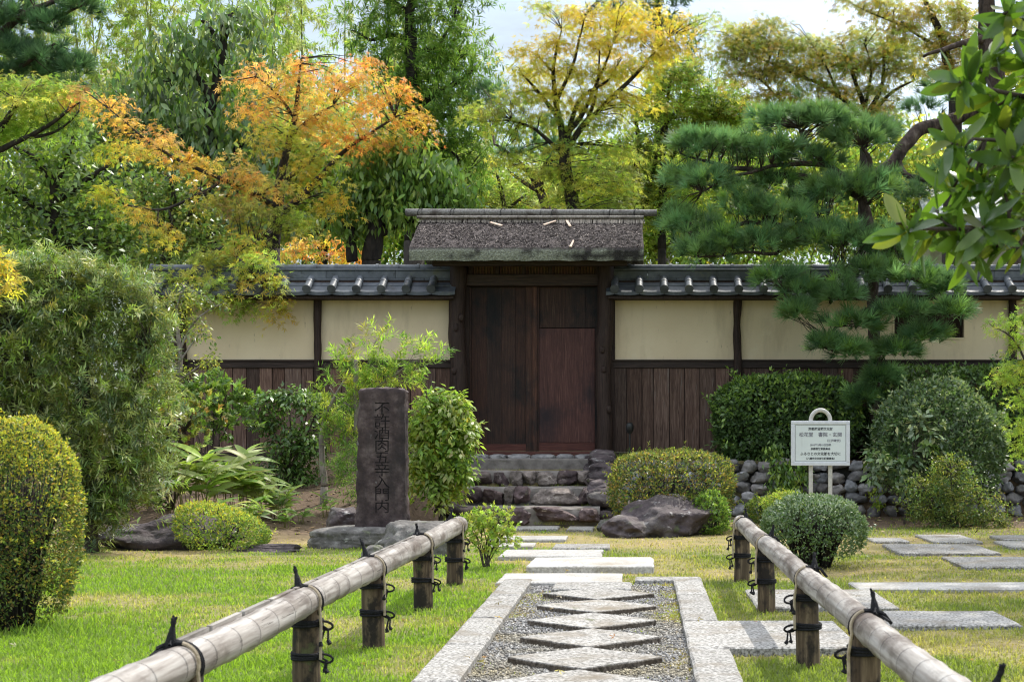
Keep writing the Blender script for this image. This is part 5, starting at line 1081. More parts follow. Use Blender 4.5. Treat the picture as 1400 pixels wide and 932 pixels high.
# broadleaved trees filling the ground between
FT = [('round green tree of fine leaves behind the orange maple', 440, 33, [(400, 200, 70, 40), (470, 230, 60, 45), (430, 290, 80, 40), (360, 290, 60, 50), (330, 220, 50, 40), (500, 300, 50, 40)], ['lime', 'green', 'bamboo', 'ygreen']),
      ('soft mid green tree behind the black limbed fruit tree', 200, 34, [(170, 150, 70, 40), (250, 170, 70, 50), (120, 220, 70, 50), (210, 260, 90, 50), (300, 110, 50, 35), (80, 160, 50, 40), (280, 320, 70, 40), (130, 320, 80, 40)], ['green', 'lime', 'bamboo', 'mid', 'silver']),
      ('dense green tree low behind the spiky larch', 610, 35, [(590, 270, 60, 40), (650, 300, 60, 30), (560, 320, 60, 30), (630, 230, 40, 30), (690, 310, 50, 30)], ['green', 'lime', 'green']),
      ('olive green tree behind the trunk of the yellow maple', 800, 34, [(790, 240, 60, 30), (740, 290, 60, 30), (830, 290, 70, 35), (870, 230, 50, 30), (760, 330, 70, 30)], ['olive', 'lime', 'green', 'ygreen']),
      ('green and yellow tree behind the left side of the big pine', 960, 33, [(930, 240, 50, 40), (1000, 230, 60, 40), (960, 310, 70, 40), (1050, 300, 70, 45), (1010, 180, 50, 20), (890, 330, 40, 30)], ['olive', 'ygreen', 'green', 'lime']),
      ('green tree behind the right side of the big pine, around the curved limb', 1200, 33, [(1120, 270, 60, 50), (1200, 280, 70, 50), (1160, 200, 50, 25), (1270, 230, 60, 50), (1340, 280, 60, 50), (1290, 330, 80, 30), (1380, 200, 50, 40)], ['olive', 'green', 'mid', 'lime'])]
for lb_, px, y_, bl_, pal_ in FT:
    tree('leafy_tree', lb_, 'tree', (px, 372), [[(px, 340, .12), (px + 8, 290, .10), (px - 4, 240, .06), (px + 6, 200, .02)], [(px + 6, 290, .06), (px + 40, 250, .03), (px + 60, 230, .01)], [(px + 4, 280, .06), (px - 40, 250, .03), (px - 60, 240, .01)]], bl_, y_, 90 * len(bl_), 22, .5, 'ball', 'oval', .16, pal_, 'leaf', 'bark_dark', tw=.25, shell=.42, zbase=gheight(gx(px, y_), y_))

# house roof glimpsed behind the right trees
hs = thing('house', 'house with grey tiled roof glimpsed behind the leaves at the right edge', 'house', (gx(1330, 29), 30, .9))
b = MB(); hx0, hx1 = gx(1255, 29), gx(1560, 29); b.box(hx0 + .5, hx1, 29, 33, .8, gz(308, 29)); obj('wall', b, M['house_wall'], hs)
b = MB(); za, zb_ = gz(308, 28.3), gz(262, 30.8)
vs = [(hx0, 28.3, za), (hx1 + .5, 28.3, za), (hx1 + .5, 31, zb_), (hx0 + .3, 31, zb_), (hx0, 33.7, za), (hx1 + .5, 33.7, za)]; vs += [(x, y, z + .14) for x, y, z in vs]
b.add(vs, [(3, 2, 1, 0), (3, 4, 5, 2), (6, 7, 8, 9), (9, 8, 11, 10), (0, 1, 7, 6), (1, 2, 8, 7), (2, 5, 11, 8), (5, 4, 10, 11), (4, 3, 9, 10), (3, 0, 6, 9)], (2.6, 2.6, 2.6)); obj('roof', b, M['tile'], hs)

# the big garden pine in front of the wall
YP = 20.35
PB = [(1095, 170, 62, 17), (1128, 165, 28, 12, -.2), (1172, 196, 52, 24, -.1), (1200, 185, 22, 14, .2), (985, 205, 52, 15), (1040, 212, 50, 18, -.2), (948, 200, 28, 10), (1100, 222, 48, 15, .1), (965, 256, 46, 19, -.3), (935, 250, 22, 12), (1060, 256, 42, 15, .1), (1165, 266, 54, 22, -.3), (1205, 258, 22, 16, -.1), (1020, 290, 44, 20, -.4), (1075, 300, 45, 20, -.5), (950, 318, 38, 22, -.3), (930, 300, 18, 12), (985, 335, 32, 14, -.5), (955, 350, 40, 14, -.5), (1040, 335, 48, 18, -.5), (1120, 330, 50, 22, -.6), (1175, 335, 55, 22, -.6), (1215, 345, 34, 16, -.4), (1065, 385, 40, 14, -.8), (1098, 400, 28, 10, -.8), (1185, 375, 36, 12, -.8), (1245, 385, 50, 14, -.7), (1290, 398, 24, 11, -.7), (1150, 405, 26, 12, -.9), (1165, 445, 36, 12, -.8), (1130, 475, 22, 9, -.9), (1160, 480, 18, 8, -.9), (1235, 430, 34, 12, -.8), (1262, 462, 24, 14, -.8), (1225, 482, 26, 10, -.7), (1300, 428, 24, 9, -.9), (1090, 430, 18, 9, -.9), (1205, 520, 20, 12, -.5), (1180, 545, 16, 8, -.5), (1110, 275, 34, 14, .2)]
pine('big layered garden pine with long green needles in front of the windowed plaster wall', (1197, 620), [[(1197, 590, .085), (1196, 520, .08), (1194, 450, .08), (1196, 390, .078), (1190, 330, .075), (1182, 290, .07), (1165, 250, .06), (1130, 225, .045), (1100, 195, .03), (1092, 175, .015)], [(1188, 320, .05), (1130, 300, -.2, .045), (1080, 310, -.3, .04), (1020, 305, -.4, .03), (960, 330, -.4, .012)], [(1175, 270, .05), (1120, 245, .045), (1060, 240, .04), (1000, 228, .03), (930, 210, .01)], [(1172, 262, .05), (1190, 225, .04), (1178, 200, .015)], [(1130, 225, .04), (1070, 225, -.1, .03), (1000, 240, -.2, .02), (960, 262, -.3, .01)], [(1194, 360, .04), (1120, 380, -.6, .03), (1070, 395, -.8, .012)], [(1194, 375, .04), (1240, 378, -.5, .03), (1285, 400, -.7, .012)], [(1195, 420, .035), (1150, 440, -.6, .025), (1125, 475, -.8, .01)], [(1195, 425, .035), (1235, 430, -.6, .025), (1262, 465, -.8, .01)], [(1094, 310, -.3, .03), (1060, 345, -.5, .025), (1010, 345, -.5, .015), (955, 352, -.5, .008)], [(1196, 500, .03), (1212, 482, -.5, .015)], [(1135, 415, -.6, .02), (1130, 400, -.8, .02), (1133, 385, -.7, .012)]],
     [(*q[:3], q[3] * (.82 if q[1] > 355 else 1), *q[4:]) for q in PB], YP, 190, .178, ('pine', 'pine', 'green', 'pine'), depth=.75, gnarl=.045, tw=.38)
#@@SHRUBS
# ------------------------------------------------------------------ clipped bushes, hedges and loose shrubs
def clipped(name, label, cat, px, hw, top, bot, Y, dp, pw, n, size, pal, kind='oval', m='leaf', rag=.06, thin=.12, skew=0, stems=10, open_=0, zb_=None, tips=None, nfreq=2.2):
    cx_ = gx(px, Y); a = hw * Y / F; zt_, z0_ = gz(top, Y), gz(bot, Y) if zb_ is None else zb_
    g = gheight(cx_, Y); c = (zt_ - z0_) / 2; zc = (zt_ + z0_) / 2; t = thing(name, label, cat, (cx_, Y, g))
    u = rv(n); D = np.array((a, dp, c)); q = np.abs(u / 1.0)
    r = (q[:, 0] ** pw + q[:, 1] ** pw + q[:, 2] ** pw) ** (-1 / pw)
    sd = random.random() * 50; bump = np.array([mnoise.noise(Vector((x * nfreq, y * nfreq, z * nfreq + sd))) + .5 * mnoise.noise(Vector((x * 2.7 * nfreq, y * 2.7 * nfreq, z * 2.7 * nfreq + sd))) for x, y, z in u])
    dep = rng.random(n) ** 2.2
    p = u * (r * (1 + rag * bump) * (1 - thin * dep * (.12 / max(.08, min(a, dp, c))) * 3))[:, None] * D
    if skew: p[:, 2] = (p[:, 2] + c) * (1 - skew * p[:, 0] / a) - c
    N_ = nrm(np.sign(u) * q ** (pw - 1) / D); f_ = (p[:, 2] + c) / (2 * c)
    keep = p[:, 2] > -c * 1.01
    hole = np.array([mnoise.noise(Vector(q_) * (5.5 / max(.5, 1.6 * c)) + Vector((sd, 0, 0))) + .6 * mnoise.noise(Vector(q_) * (15 / max(.5, 1.6 * c)) + Vector((0, sd, 0))) for q_ in p])
    keep &= (hole < .14) | (rng.random(n) < .22) | (dep > .55)
    if open_: keep &= rng.random(n) < np.clip((f_ - .03) / open_, .10, 1)
    p, N_, dep, f_, bump = p[keep], N_[keep], dep[keep], f_[keep], bump[keep]; k = len(p)
    ax = N_ * .55 + rv(k) * .75 + UP * .25; up = N_ + rng.normal(0, .45, (k, 3))
    C = pick(pal, k) * rng.uniform(.7, 1.3, (k, 1))
    if tips is not None:                                # outer upper leaves recoloured: pale leaf tips and sunlit tops put into the colour
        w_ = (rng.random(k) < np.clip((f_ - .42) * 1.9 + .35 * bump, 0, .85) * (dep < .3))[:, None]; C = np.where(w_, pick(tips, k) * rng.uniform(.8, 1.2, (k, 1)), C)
    ns_ = max(30, int(k * .0055)); si = rng.integers(0, k, ns_); sd_ = nrm(N_[si] + UP * .5 + rng.normal(0, .35, (ns_, 3))); ms = 9; ln_ = rng.uniform(1.2, 3.6, (ns_, 1)) * size   # stray shoots the shears missed
    P3 = (p[si][:, None] + sd_[:, None] * (ln_[:, None] * np.linspace(.1, 1, ms)[None, :, None])).reshape(-1, 3); A3 = np.repeat(sd_, ms, 0) * .6 + rv(ns_ * ms) * .8; C3 = pick(tips or pal, ns_ * ms) * rng.uniform(.7, 1.25, (ns_ * ms, 1))
    p = np.concatenate([p, P3]); ax = np.concatenate([ax, A3]); up = np.concatenate([up, rv(len(P3)) + UP]); C = np.concatenate([C, C3]); k = len(p)
    leaves('foliage', p + np.array((cx_, Y, zc)), ax, up, rng.uniform(.7, 1.3, k) * size, kind, np.clip(C, .005, .8), M[m], t)
    b = MB()
    for i in range(stems):
        an = random.uniform(0, 6.28); rr = random.uniform(.1, .85); e = Vector((cx_ + a * rr * math.cos(an) * .85, Y + dp * rr * math.sin(an) * .85, zc + c * random.uniform(-.3, .45))); s0 = Vector((cx_ + a * rr * .35 * math.cos(an), Y + dp * rr * .35 * math.sin(an), g - .04))
        b.tube([s0, s0.lerp(e, .4) + Vector((random.uniform(-.04, .04), random.uniform(-.04, .04), .02)), e], [.011, .008, .004], 5)
        for j in range(3): e2 = e + Vector((random.uniform(-.3, .3) * a, random.uniform(-.3, .3) * dp, random.uniform(.05, .4) * c)); b.tube([s0.lerp(e, .5), e2], [.006, .003], 4)
    obj('stems', b, M['bark_dark'], t, smooth=True); return t
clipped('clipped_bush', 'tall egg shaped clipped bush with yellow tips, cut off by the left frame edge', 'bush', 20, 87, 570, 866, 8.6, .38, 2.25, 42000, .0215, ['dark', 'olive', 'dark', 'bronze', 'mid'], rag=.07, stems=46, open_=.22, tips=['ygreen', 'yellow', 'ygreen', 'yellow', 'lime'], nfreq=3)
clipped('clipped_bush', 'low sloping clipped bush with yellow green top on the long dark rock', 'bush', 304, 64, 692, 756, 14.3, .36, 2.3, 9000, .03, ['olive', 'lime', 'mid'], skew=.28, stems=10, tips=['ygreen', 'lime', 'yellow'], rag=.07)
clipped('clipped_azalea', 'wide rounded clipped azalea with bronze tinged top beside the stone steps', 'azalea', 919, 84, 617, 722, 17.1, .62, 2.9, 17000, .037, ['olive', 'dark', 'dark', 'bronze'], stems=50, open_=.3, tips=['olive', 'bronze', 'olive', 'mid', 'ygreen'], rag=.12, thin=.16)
clipped('azalea', 'small bright green azalea tuft between the purple boulder and the stone wall', 'azalea', 972, 24, 672, 732, 16.5, .2, 2.3, 2600, .04, ['green', 'lime', 'mid'], stems=6, rag=.14)
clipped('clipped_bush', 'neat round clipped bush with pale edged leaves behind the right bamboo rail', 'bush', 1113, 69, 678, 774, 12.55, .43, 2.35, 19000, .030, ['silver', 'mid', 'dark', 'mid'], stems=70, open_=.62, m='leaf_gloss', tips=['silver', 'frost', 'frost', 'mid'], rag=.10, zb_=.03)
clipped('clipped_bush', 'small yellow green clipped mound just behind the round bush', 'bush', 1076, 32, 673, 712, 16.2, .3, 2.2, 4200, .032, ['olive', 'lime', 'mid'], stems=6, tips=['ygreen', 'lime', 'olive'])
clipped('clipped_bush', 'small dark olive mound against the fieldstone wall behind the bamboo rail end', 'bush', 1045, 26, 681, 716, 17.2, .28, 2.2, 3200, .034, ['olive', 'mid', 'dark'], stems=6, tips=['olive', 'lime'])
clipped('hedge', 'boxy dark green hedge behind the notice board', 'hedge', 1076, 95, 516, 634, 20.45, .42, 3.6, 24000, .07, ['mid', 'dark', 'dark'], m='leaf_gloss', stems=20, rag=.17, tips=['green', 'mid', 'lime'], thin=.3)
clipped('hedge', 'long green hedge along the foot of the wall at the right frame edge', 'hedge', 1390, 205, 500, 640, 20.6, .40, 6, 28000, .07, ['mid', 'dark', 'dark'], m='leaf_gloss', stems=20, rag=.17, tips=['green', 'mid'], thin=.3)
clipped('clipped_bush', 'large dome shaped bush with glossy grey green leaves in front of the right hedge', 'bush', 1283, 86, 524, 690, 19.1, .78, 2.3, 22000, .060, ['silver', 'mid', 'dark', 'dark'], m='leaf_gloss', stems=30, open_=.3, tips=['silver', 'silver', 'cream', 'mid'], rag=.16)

def shrub(name, label, cat, base, stems_, blobs, Y, total, k, rad, mode, kind, size, pal, **kw):
    return tree(name, label, cat, base, stems_, blobs, Y, total, k, rad, mode, kind, size, pal, **kw)
def fan(px, Y, py0, tops, r=.012, mid=.5):
    return [[(px + random.uniform(-6, 6), py0, r), (lerp(px, tx, mid) + random.uniform(-4, 4), lerp(py0, ty, .5), r * .8), (tx, ty, r * .4)] for tx, ty in tops]
shrub('podocarpus_hedge', 'massive shaggy hedge of narrow grey green leaves behind the egg shaped bush', 'hedge', (126, 760), [[(126, 756, .07), (126, 690, .06), (120, 600, .06), (110, 480, .05), (90, 390, .02)], [(124, 690, .05), (170, 600, .04), (200, 480, .02)], [(124, 680, .05), (60, 580, .04), (30, 450, .02)]],
      [(60, 420, 80, 52), (140, 425, 62, 42), (195, 450, 38, 40), (40, 500, 85, 60), (130, 515, 72, 60), (200, 530, 38, 55), (60, 600, 85, 55), (150, 610, 60, 60), (190, 640, 36, 45), (110, 680, 55, 40), (160, 690, 40, 28), (-45, 480, 65, 100), (85, 376, 65, 24), (20, 388, 55, 28), (150, 395, 50, 20), (-60, 620, 60, 80), (120, 725, 30, 22)], 14.0, 3300, 22, .13, 'shoot', 'lance', .078, ['olive', 'silver', 'silver', 'cream', 'mid', 'olive', 'cream', 'lime'], m='leaf_gloss', depth=.75, shell=.36, tw=.4, twr=.007, zbase=-.02, droop=-.2)
shrub('shrub', 'pale twiggy shrub with small grey green leaves beside the shaggy hedge', 'shrub', (235, 700), fan(235, 16, 695, [(190, 600), (220, 570), (250, 590), (275, 620), (205, 660), (180, 680), (225, 640)], .014), [(205, 590, 30, 30), (240, 570, 30, 28), (250, 600, 24, 26), (195, 650, 34, 30), (225, 645, 30, 34), (190, 690, 30, 14), (280, 560, 24, 18), (225, 540, 22, 20)], 16.6, 330, 18, .13, 'tip', 'oval', .05, ['silver', 'olive', 'lime', 'cream', 'bronze'], tw=.7, twr=.006, shell=.4)
shrub('small_tree', 'small twisted tree with bare grey twigs and sparse olive leaves at the wall end', 'tree', (238, 640), [[(238, 620, .035), (242, 540, .03), (247, 480, .028), (240, 430, .02), (252, 390, .008)], [(246, 480, .018), (265, 440, .014), (285, 425, .01), (310, 415, .004)], [(244, 470, .016), (220, 440, .012), (200, 425, .008), (190, 440, .004)], [(243, 500, .014), (262, 470, .01), (275, 455, .004)], [(243, 520, .015), (268, 505, .01), (295, 490, .004)]],
      [(255, 400, 26, 14), (230, 420, 30, 16), (205, 440, 20, 20), (265, 440, 16, 10), (275, 455, 10, 8), (215, 480, 24, 26), (285, 490, 18, 10), (240, 510, 24, 24), (215, 530, 26, 24), (300, 412, 12, 6)], 18.6, 230, 14, .14, 'disc', 'oval', .05, ['olive', 'mid', 'ygreen', 'dark'], bark='bark_pale', tw=.8, twr=.007)
shrub('shrub', 'glossy bright green bush in front of the dark boards left of the trunked shrub', 'shrub', (280, 650), fan(285, 18, 640, [(270, 530), (290, 520), (310, 540), (255, 560), (325, 560)], .012), [(285, 530, 26, 18), (310, 545, 22, 16), (270, 555, 30, 24), (305, 575, 30, 20), (330, 555, 14, 14)], 18, 170, 14, .14, 'tip', 'oval', .075, ['green', 'lime', 'mid'], m='leaf_gloss', tw=.6, twr=.007)
shrub('nandina', 'dark green leafy shrub with layered branches in front of the board skirting', 'shrub', (398, 660), fan(398, 18.4, 655, [(365, 550), (395, 540), (420, 545), (440, 545), (380, 600), (415, 600)], .012), [(370, 545, 24, 12), (400, 540, 30, 14), (430, 548, 26, 12), (455, 545, 16, 10), (365, 575, 20, 16), (395, 600, 34, 28), (420, 620, 24, 26), (380, 635, 28, 20), (410, 650, 26, 16), (350, 560, 12, 10)], 18.5, 260, 14, .14, 'disc', 'oval', .075, ['mid', 'green', 'dark', 'green'], m='leaf_gloss', tw=.7, twr=.007)
shrub('small_tree', 'small tree with feathery lime green needle sprays and pale trunks beside the inscribed pillar', 'tree', (443, 668), [[(443, 665, .04), (441, 620, .036), (440, 585, .03), (455, 545, .018), (470, 520, .01)], [(492, 700, .045), (490, 620, .04), (489, 560, .036), (488, 515, .03), (486, 492, .024)], [(489, 540, .02), (505, 500, .014), (514, 465, .005)], [(489, 545, .018), (530, 520, .013), (560, 495, .006)], [(488, 560, .016), (460, 545, .01), (450, 530, .005)], [(488, 600, .016), (475, 625, .012), (470, 590, .008)]],
      [(514, 468, 17, 15), (502, 492, 24, 12), (548, 500, 22, 12), (566, 488, 24, 12), (588, 497, 14, 7), (470, 500, 18, 10), (480, 525, 32, 15), (530, 520, 30, 10), (455, 552, 22, 14), (478, 570, 22, 24), (460, 590, 18, 16), (480, 610, 16, 16), (510, 535, 22, 10)], 17.6, 125, 44, .24, 'shoot', 'lance', .085, ['lime', 'ygreen', 'green'], m='leaf_thin', bark='bark_pale', tw=.8, twr=.006, droop=-.1)
shrub('fern_bush', 'low feathery green bush tucked against the left side of the inscribed pillar', 'bush', (470, 690), None, [(468, 640, 16, 16), (480, 660, 16, 18), (474, 625, 18, 12)], 17, 80, 22, .16, 'shoot', 'lance', .06, ['green', 'lime', 'mid'], m='leaf_thin')
shrub('bush', 'dense bright bush of drooping cream green leaves between the pillar and the gate', 'bush', (600, 700), fan(600, 17.7, 700, [(575, 580), (600, 560), (625, 580), (590, 620), (620, 630)], .016), [(590, 560, 30, 24), (620, 562, 26, 22), (605, 545, 28, 10), (575, 590, 20, 26), (605, 600, 36, 34), (635, 590, 16, 24), (590, 640, 28, 26), (620, 635, 24, 30), (605, 668, 26, 20), (574, 640, 14, 24)], 17.8, 430, 16, .12, 'disc', 'oval', .085, ['lime', 'ygreen', 'cream', 'green', 'lime'], m='leaf', tw=.4, shell=.36, depth=.8, droop=.7)
shrub('thin_shrub', 'thin stemmed shrub with yellow green tips at the left bamboo rail end', 'shrub', (664, 772), fan(664, 12.35, 774, [(640, 715), (655, 705), (668, 703), (682, 708), (696, 722), (648, 730), (675, 720), (660, 715), (690, 735), (635, 730), (670, 730), (685, 725)], .006, .35), [(645, 712, 20, 11), (668, 703, 22, 9), (690, 716, 17, 13), (660, 728, 30, 13), (697, 735, 10, 10), (636, 730, 12, 12), (672, 745, 24, 10)], 12.35, 330, 10, .075, 'tip', 'oval', .030, ['lime', 'ygreen', 'lime', 'cream'], m='leaf', tw=.7, twr=.004)
shrub('azalea', 'dark spreading azalea with lumpy layered shape below the dome shaped bush', 'azalea', (1310, 728), fan(1310, 17.4, 722, [(1270, 670), (1300, 640), (1340, 690), (1360, 710)], .014), [(1300, 640, 28, 16), (1265, 665, 28, 16), (1310, 665, 40, 18), (1270, 690, 34, 14), (1325, 690, 44, 18), (1350, 712, 32, 14), (1300, 708, 40, 12), (1375, 716, 14, 10), (1258, 700, 18, 8)], 17.6, 620, 14, .09, 'ball', 'oval', .036, ['dark', 'olive', 'mid', 'olive'], m='leaf', tw=.2, shell=.3)
shrub('shrub', 'pale shrub of large whitish green leaves at the foot of the dome shaped bush', 'shrub', (1235, 700), fan(1235, 18.3, 690, [(1200, 630), (1225, 635), (1250, 640), (1190, 645)], .010), [(1200, 622, 18, 9), (1225, 640, 22, 16), (1250, 625, 18, 12), (1195, 645, 14, 8), (1240, 655, 20, 10), (1270, 600, 14, 14), (1260, 575, 14, 14)], 18.3, 95, 10, .12, 'disc', 'oval', .10, ['silver', 'silver', 'cream', 'green'], m='leaf_gloss', tw=.8, twr=.006, droop=.6)
shrub('ivy', 'leafy ivy climbing the fieldstone wall below the boxy hedge', 'ivy', (1075, 700), None, [(1068, 640, 20, 14), (1085, 655, 22, 14), (1070, 665, 18, 12), (1095, 640, 14, 12), (1060, 620, 14, 14)], 19.78, 80, 10, .10, 'hang', 'oval', .075, ['green', 'mid', 'lime'], m='leaf_gloss', depth=.12)
shrub('creeper', 'small yellow green creeper hanging on the pale stones right of the notice board', 'creeper', (1196, 692), None, [(1195, 672, 7, 14), (1202, 688, 9, 6)], 19.75, 16, 9, .07, 'hang', 'oval', .05, ['ygreen', 'lime'], depth=.1)
shrub('maple_tree', 'young yellow green maple leaning in at the right frame edge over the hedge', 'tree', (1432, 740), [[(1432, 720, .05), (1428, 600, .04), (1420, 500, .03), (1400, 440, .012)], [(1428, 600, .02), (1395, 540, .012), (1375, 515, .005)], [(1424, 560, .02), (1390, 470, .012), (1352, 442, .004)], [(1430, 640, .02), (1400, 600, .01)]],
      [(1390, 435, 20, 10), (1362, 444, 14, 6), (1395, 465, 18, 10), (1388, 500, 26, 12), (1372, 515, 18, 8), (1400, 545, 22, 12), (1396, 580, 18, 14), (1402, 615, 16, 14), (1440, 480, 30, 30), (1450, 560, 30, 40), (1410, 420, 20, 10)], 16.4, 120, 24, .16, 'disc', 'maple', .055, ['lime', 'ygreen', 'lime'], m='leaf_thin', tw=.6, twr=.006, droop=.5)
shrub('maple_tree', 'nearer maple whose yellow leaf tips poke in at the left frame edge', 'tree', (-95, 900), [[(-95, 860, .05), (-100, 600, .045), (-80, 420, .03), (-30, 360, .015), (8, 352, .005)], [(-90, 480, .02), (-40, 400, .012), (0, 378, .004)]],
      [(2, 358, 16, 12), (8, 380, 12, 8), (-40, 370, 30, 20), (-90, 380, 40, 30), (-70, 430, 40, 30)], 8.6, 46, 22, .10, 'disc', 'maple', .055, ['yellow', 'gold', 'ygreen'], m='leaf_thin', tw=.7, twr=.005, droop=.5, zbase=0)

# a scatter of fallen leaves
k = len(FALL); hz = np.array([max(gheight(float(x), float(y)), .045 if any(x0 < x < x1 and y0 < y < y1 for x0, x1, y0, y1 in RECTS) else 0) for x, y in FALL]) + .016
aa = rng.uniform(0, 6.28, k)
tag(leaves('fallen_leaves', np.c_[FALL, hz], np.c_[np.cos(aa), np.sin(aa), rng.normal(0, .25, k)], np.array((0, 0, 1.)) + rng.normal(0, .3, (k, 3)), rng.uniform(.022, .042, k), 'maple3', np.clip(pick(['bronze', 'bronze', 'red', 'straw', 'gold'], k) * rng.uniform(.3, .9, (k, 1)), .01, .6), M['leaf'], None), 'small brown and yellow fallen leaves scattered on lawn and path', 'fallen leaves', kind='stuff')
# broad bamboo grass
SGR = 'bamboo grass plants on the bank'
def sasa(px, py, Y, n, h, size, pal, label, spread=.22):
    x0 = gx(px, Y); g = gheight(x0, Y); t = thing('bamboo_grass', label, 'bamboo grass', (x0, Y, g), SGR); b = MB(); P_, A_, U_, C_ = [], [], [], []
    for i in range(n):
        a = random.uniform(0, 6.28); r = spread * random.random() ** .6; bx, by = x0 + r * math.cos(a), Y + r * math.sin(a) * .7; hh = h * random.uniform(.55, 1.1); lx, ly = random.uniform(-.35, .35) * hh, random.uniform(-.35, .2) * hh
        bz = gheight(bx, by); tip = Vector((bx + lx, by + ly, bz + hh)); b.tube([(bx, by, bz - .02), (bx + lx * .4, by + ly * .4, bz + hh * .55), tip], [.005, .004, .0025], 5)
        for k in range(random.randint(4, 7)):
            f_ = random.uniform(.5, 1.0); an = random.uniform(0, 6.28); q = Vector((bx + lx * f_ ** 1.4, by + ly * f_ ** 1.4, bz + hh * f_)); P_.append(q); A_.append((math.cos(an), math.sin(an) * .8, random.uniform(.05, .9))); U_.append((-.3 * math.cos(an) + random.uniform(-.5, .5), -.3 * math.sin(an) - random.uniform(0, 1.0), .8)); C_.append(pick(pal, 1)[0] * random.uniform(.75, 1.25))
    leaves('leaf', np.array(P_), np.array(A_), np.array(U_), rng.uniform(.7, 1.25, len(P_)) * size, 'blade', np.clip(np.array(C_), .01, .7), M['leaf'], t); obj('stem', b, M['culm'], t, smooth=True)
SP = ['cream', 'lime', 'straw', 'green']
sasa(262, 668, 16.3, 17, .66, .30, SP, 'tall clump of broad cream edged bamboo grass nearest the shaggy hedge', .26)
sasa(305, 664, 16.5, 17, .68, .33, SP, 'tall clump of broad bamboo grass with yellowing leaves, middle of the bank', .28)
sasa(348, 668, 16.7, 14, .55, .32, ['cream', 'straw', 'lime'], 'clump of broad bamboo grass with one long leaf pointing at the gate', .24)
sasa(378, 676, 16.6, 10, .38, .22, ['lime', 'green', 'cream'], 'lower bright green bamboo grass clump right of the tall ones', .2)
sasa(340, 690, 15.7, 11, .34, .2, ['lime', 'ygreen', 'green'], 'short bright bamboo grass clump above the clipped mound', .22)
sasa(415, 693, 16.6, 4, .2, .14, ['lime', 'green'], 'tiny bamboo grass sprout alone on bare soil left of the pale trunk', .05)
sasa(448, 680, 17.0, 5, .24, .15, ['lime', 'green', 'cream'], 'small bamboo grass sprout at the foot of the pale trunk', .07)
sasa(200, 705, 15.0, 10, .22, .13, ['silver', 'green', 'cream'], 'low grey leaved bamboo grass behind the long dark rock', .3)
sasa(392, 690, 16.2, 4, .2, .14, ['green', 'lime'], 'little bamboo grass tuft right of the clipped mound', .06)
sasa(30, 585, 10.2, 7, .55, .22, ['lime', 'ygreen'], 'slender bamboo grass blades rising behind the egg shaped bush', .15)

# weeds on steps, at the wall foot and round the posts
P_, A_, C_, S_ = [], [], [], []
def tuft(x, y, z, n, h, pal=('lime', 'ygreen', 'straw')):
    for i in range(n):
        a = random.uniform(0, 6.28); P_.append((x + random.gauss(0, .035), y + random.gauss(0, .03), z - .01)); A_.append((math.cos(a) * .6, math.sin(a) * .6, random.uniform(.6, 1.4))); S_.append(h * random.uniform(.5, 1.2)); C_.append(pick(pal, 1)[0] * .8)
for i in range(34): px = random.uniform(845, 1000); y = random.uniform(20.35, 21.0); tuft(gx(px, y), y, .74, 16, random.choice([.1, .14, .2, .28]), ('lime', 'green', 'olive'))
for i in range(30): px = random.uniform(640, 810); y, z = random.choice([(18.95, .19), (19.5, .41), (20.05, .60), (18.4, .0)]); tuft(gx(px, y), y + random.uniform(-.08, .05), z, 14, .07)
for y in (11.05, 9.5, 7.8, 6.3): tuft(-1.35, y - .07, 0, 26, .07, ('lime', 'green')); tuft(-1.42, y, 0, 16, .08, ('lime', 'green'))
for y in (11.3, 9.35, 7.2, 5.45): tuft(.76, y - .07, 0, 22, .07, ('lime', 'olive'))
for i in range(46): tuft(random.uniform(-5.5, -1.6), random.uniform(8, 13.5), 0, random.randint(5, 14), random.choice([.07, .1, .14]), ('lime', 'lime', 'ygreen'))
for i in range(16): tuft(gx(40, 8.5) + random.uniform(-.25, .5), 8.25 + random.uniform(-.1, .3), 0, 10, .16, ('lime', 'green'))
for i in range(24): tuft(random.choice([KL1 + .03, KR0 - .03, KL0 - .02, KR1 + .02]), random.uniform(6.5, 11), .005, 10, .05, ('ygreen', 'lime', 'straw'))
for i in range(18): y = random.uniform(19.2, 19.9); px = random.uniform(1060, 1390); tuft(gx(px, y), y, 0, 12, .12, ('straw', 'olive', 'lime'))
tag(leaves('weeds', np.array(P_), np.array(A_), rv(len(P_)), np.array(S_) * 1.0, 'needle', np.clip(np.array(C_), .01, .6), M['grass'], None), 'stray weeds on the steps, at posts and along the wall foot', 'weeds', kind='stuff')

# rhododendron leaning in at the top right, close to the camera, its trunk outside the frame
YR = 4.6; t = thing('rhododendron', 'near rhododendron branch with long glossy leaves filling the upper right corner', 'tree', (gx(1660, YR), YR + .2, 0))
b = MB(); ros = [(1377, 17, 0, 8), (1400, 45, .1, 8), (1312, 112, 0, 11), (1340, 130, .15, 6), (1300, 196, -.1, 9), (1366, 172, .1, 9), (1385, 215, -.1, 9), (1342, 215, .2, 7), (1226, 306, -.15, 8), (1280, 288, 0, 10), (1330, 262, .1, 9), (1366, 250, 0, 9), (1308, 330, -.05, 9), (1262, 326, .1, 5), (1378, 298, .1, 9), (1345, 310, -.1, 8), (1392, 130, .1, 8), (1395, 255, .2, 8), (1398, 330, 0, 7), (1440, 90, 0, 10), (1450, 180, .1, 10), (1460, 260, 0, 10), (1500, 140, .2, 10), (1520, 220, 0, 10), (1450, 20, 0, 10), (1560, 60, .1, 10), (1335, 85, .2, 8), (1360, 60, .2, 7), (1352, 150, .25, 8), (1330, 235, .25, 8), (1385, 275, .25, 8), (1300, 262, .2, 7), (1325, 345, .15, 7), (1360, 340, .2, 8), (1396, 90, .25, 8), (1378, 195, .3, 8), (1400, 300, .3, 8), (1290, 310, .2, 6)]
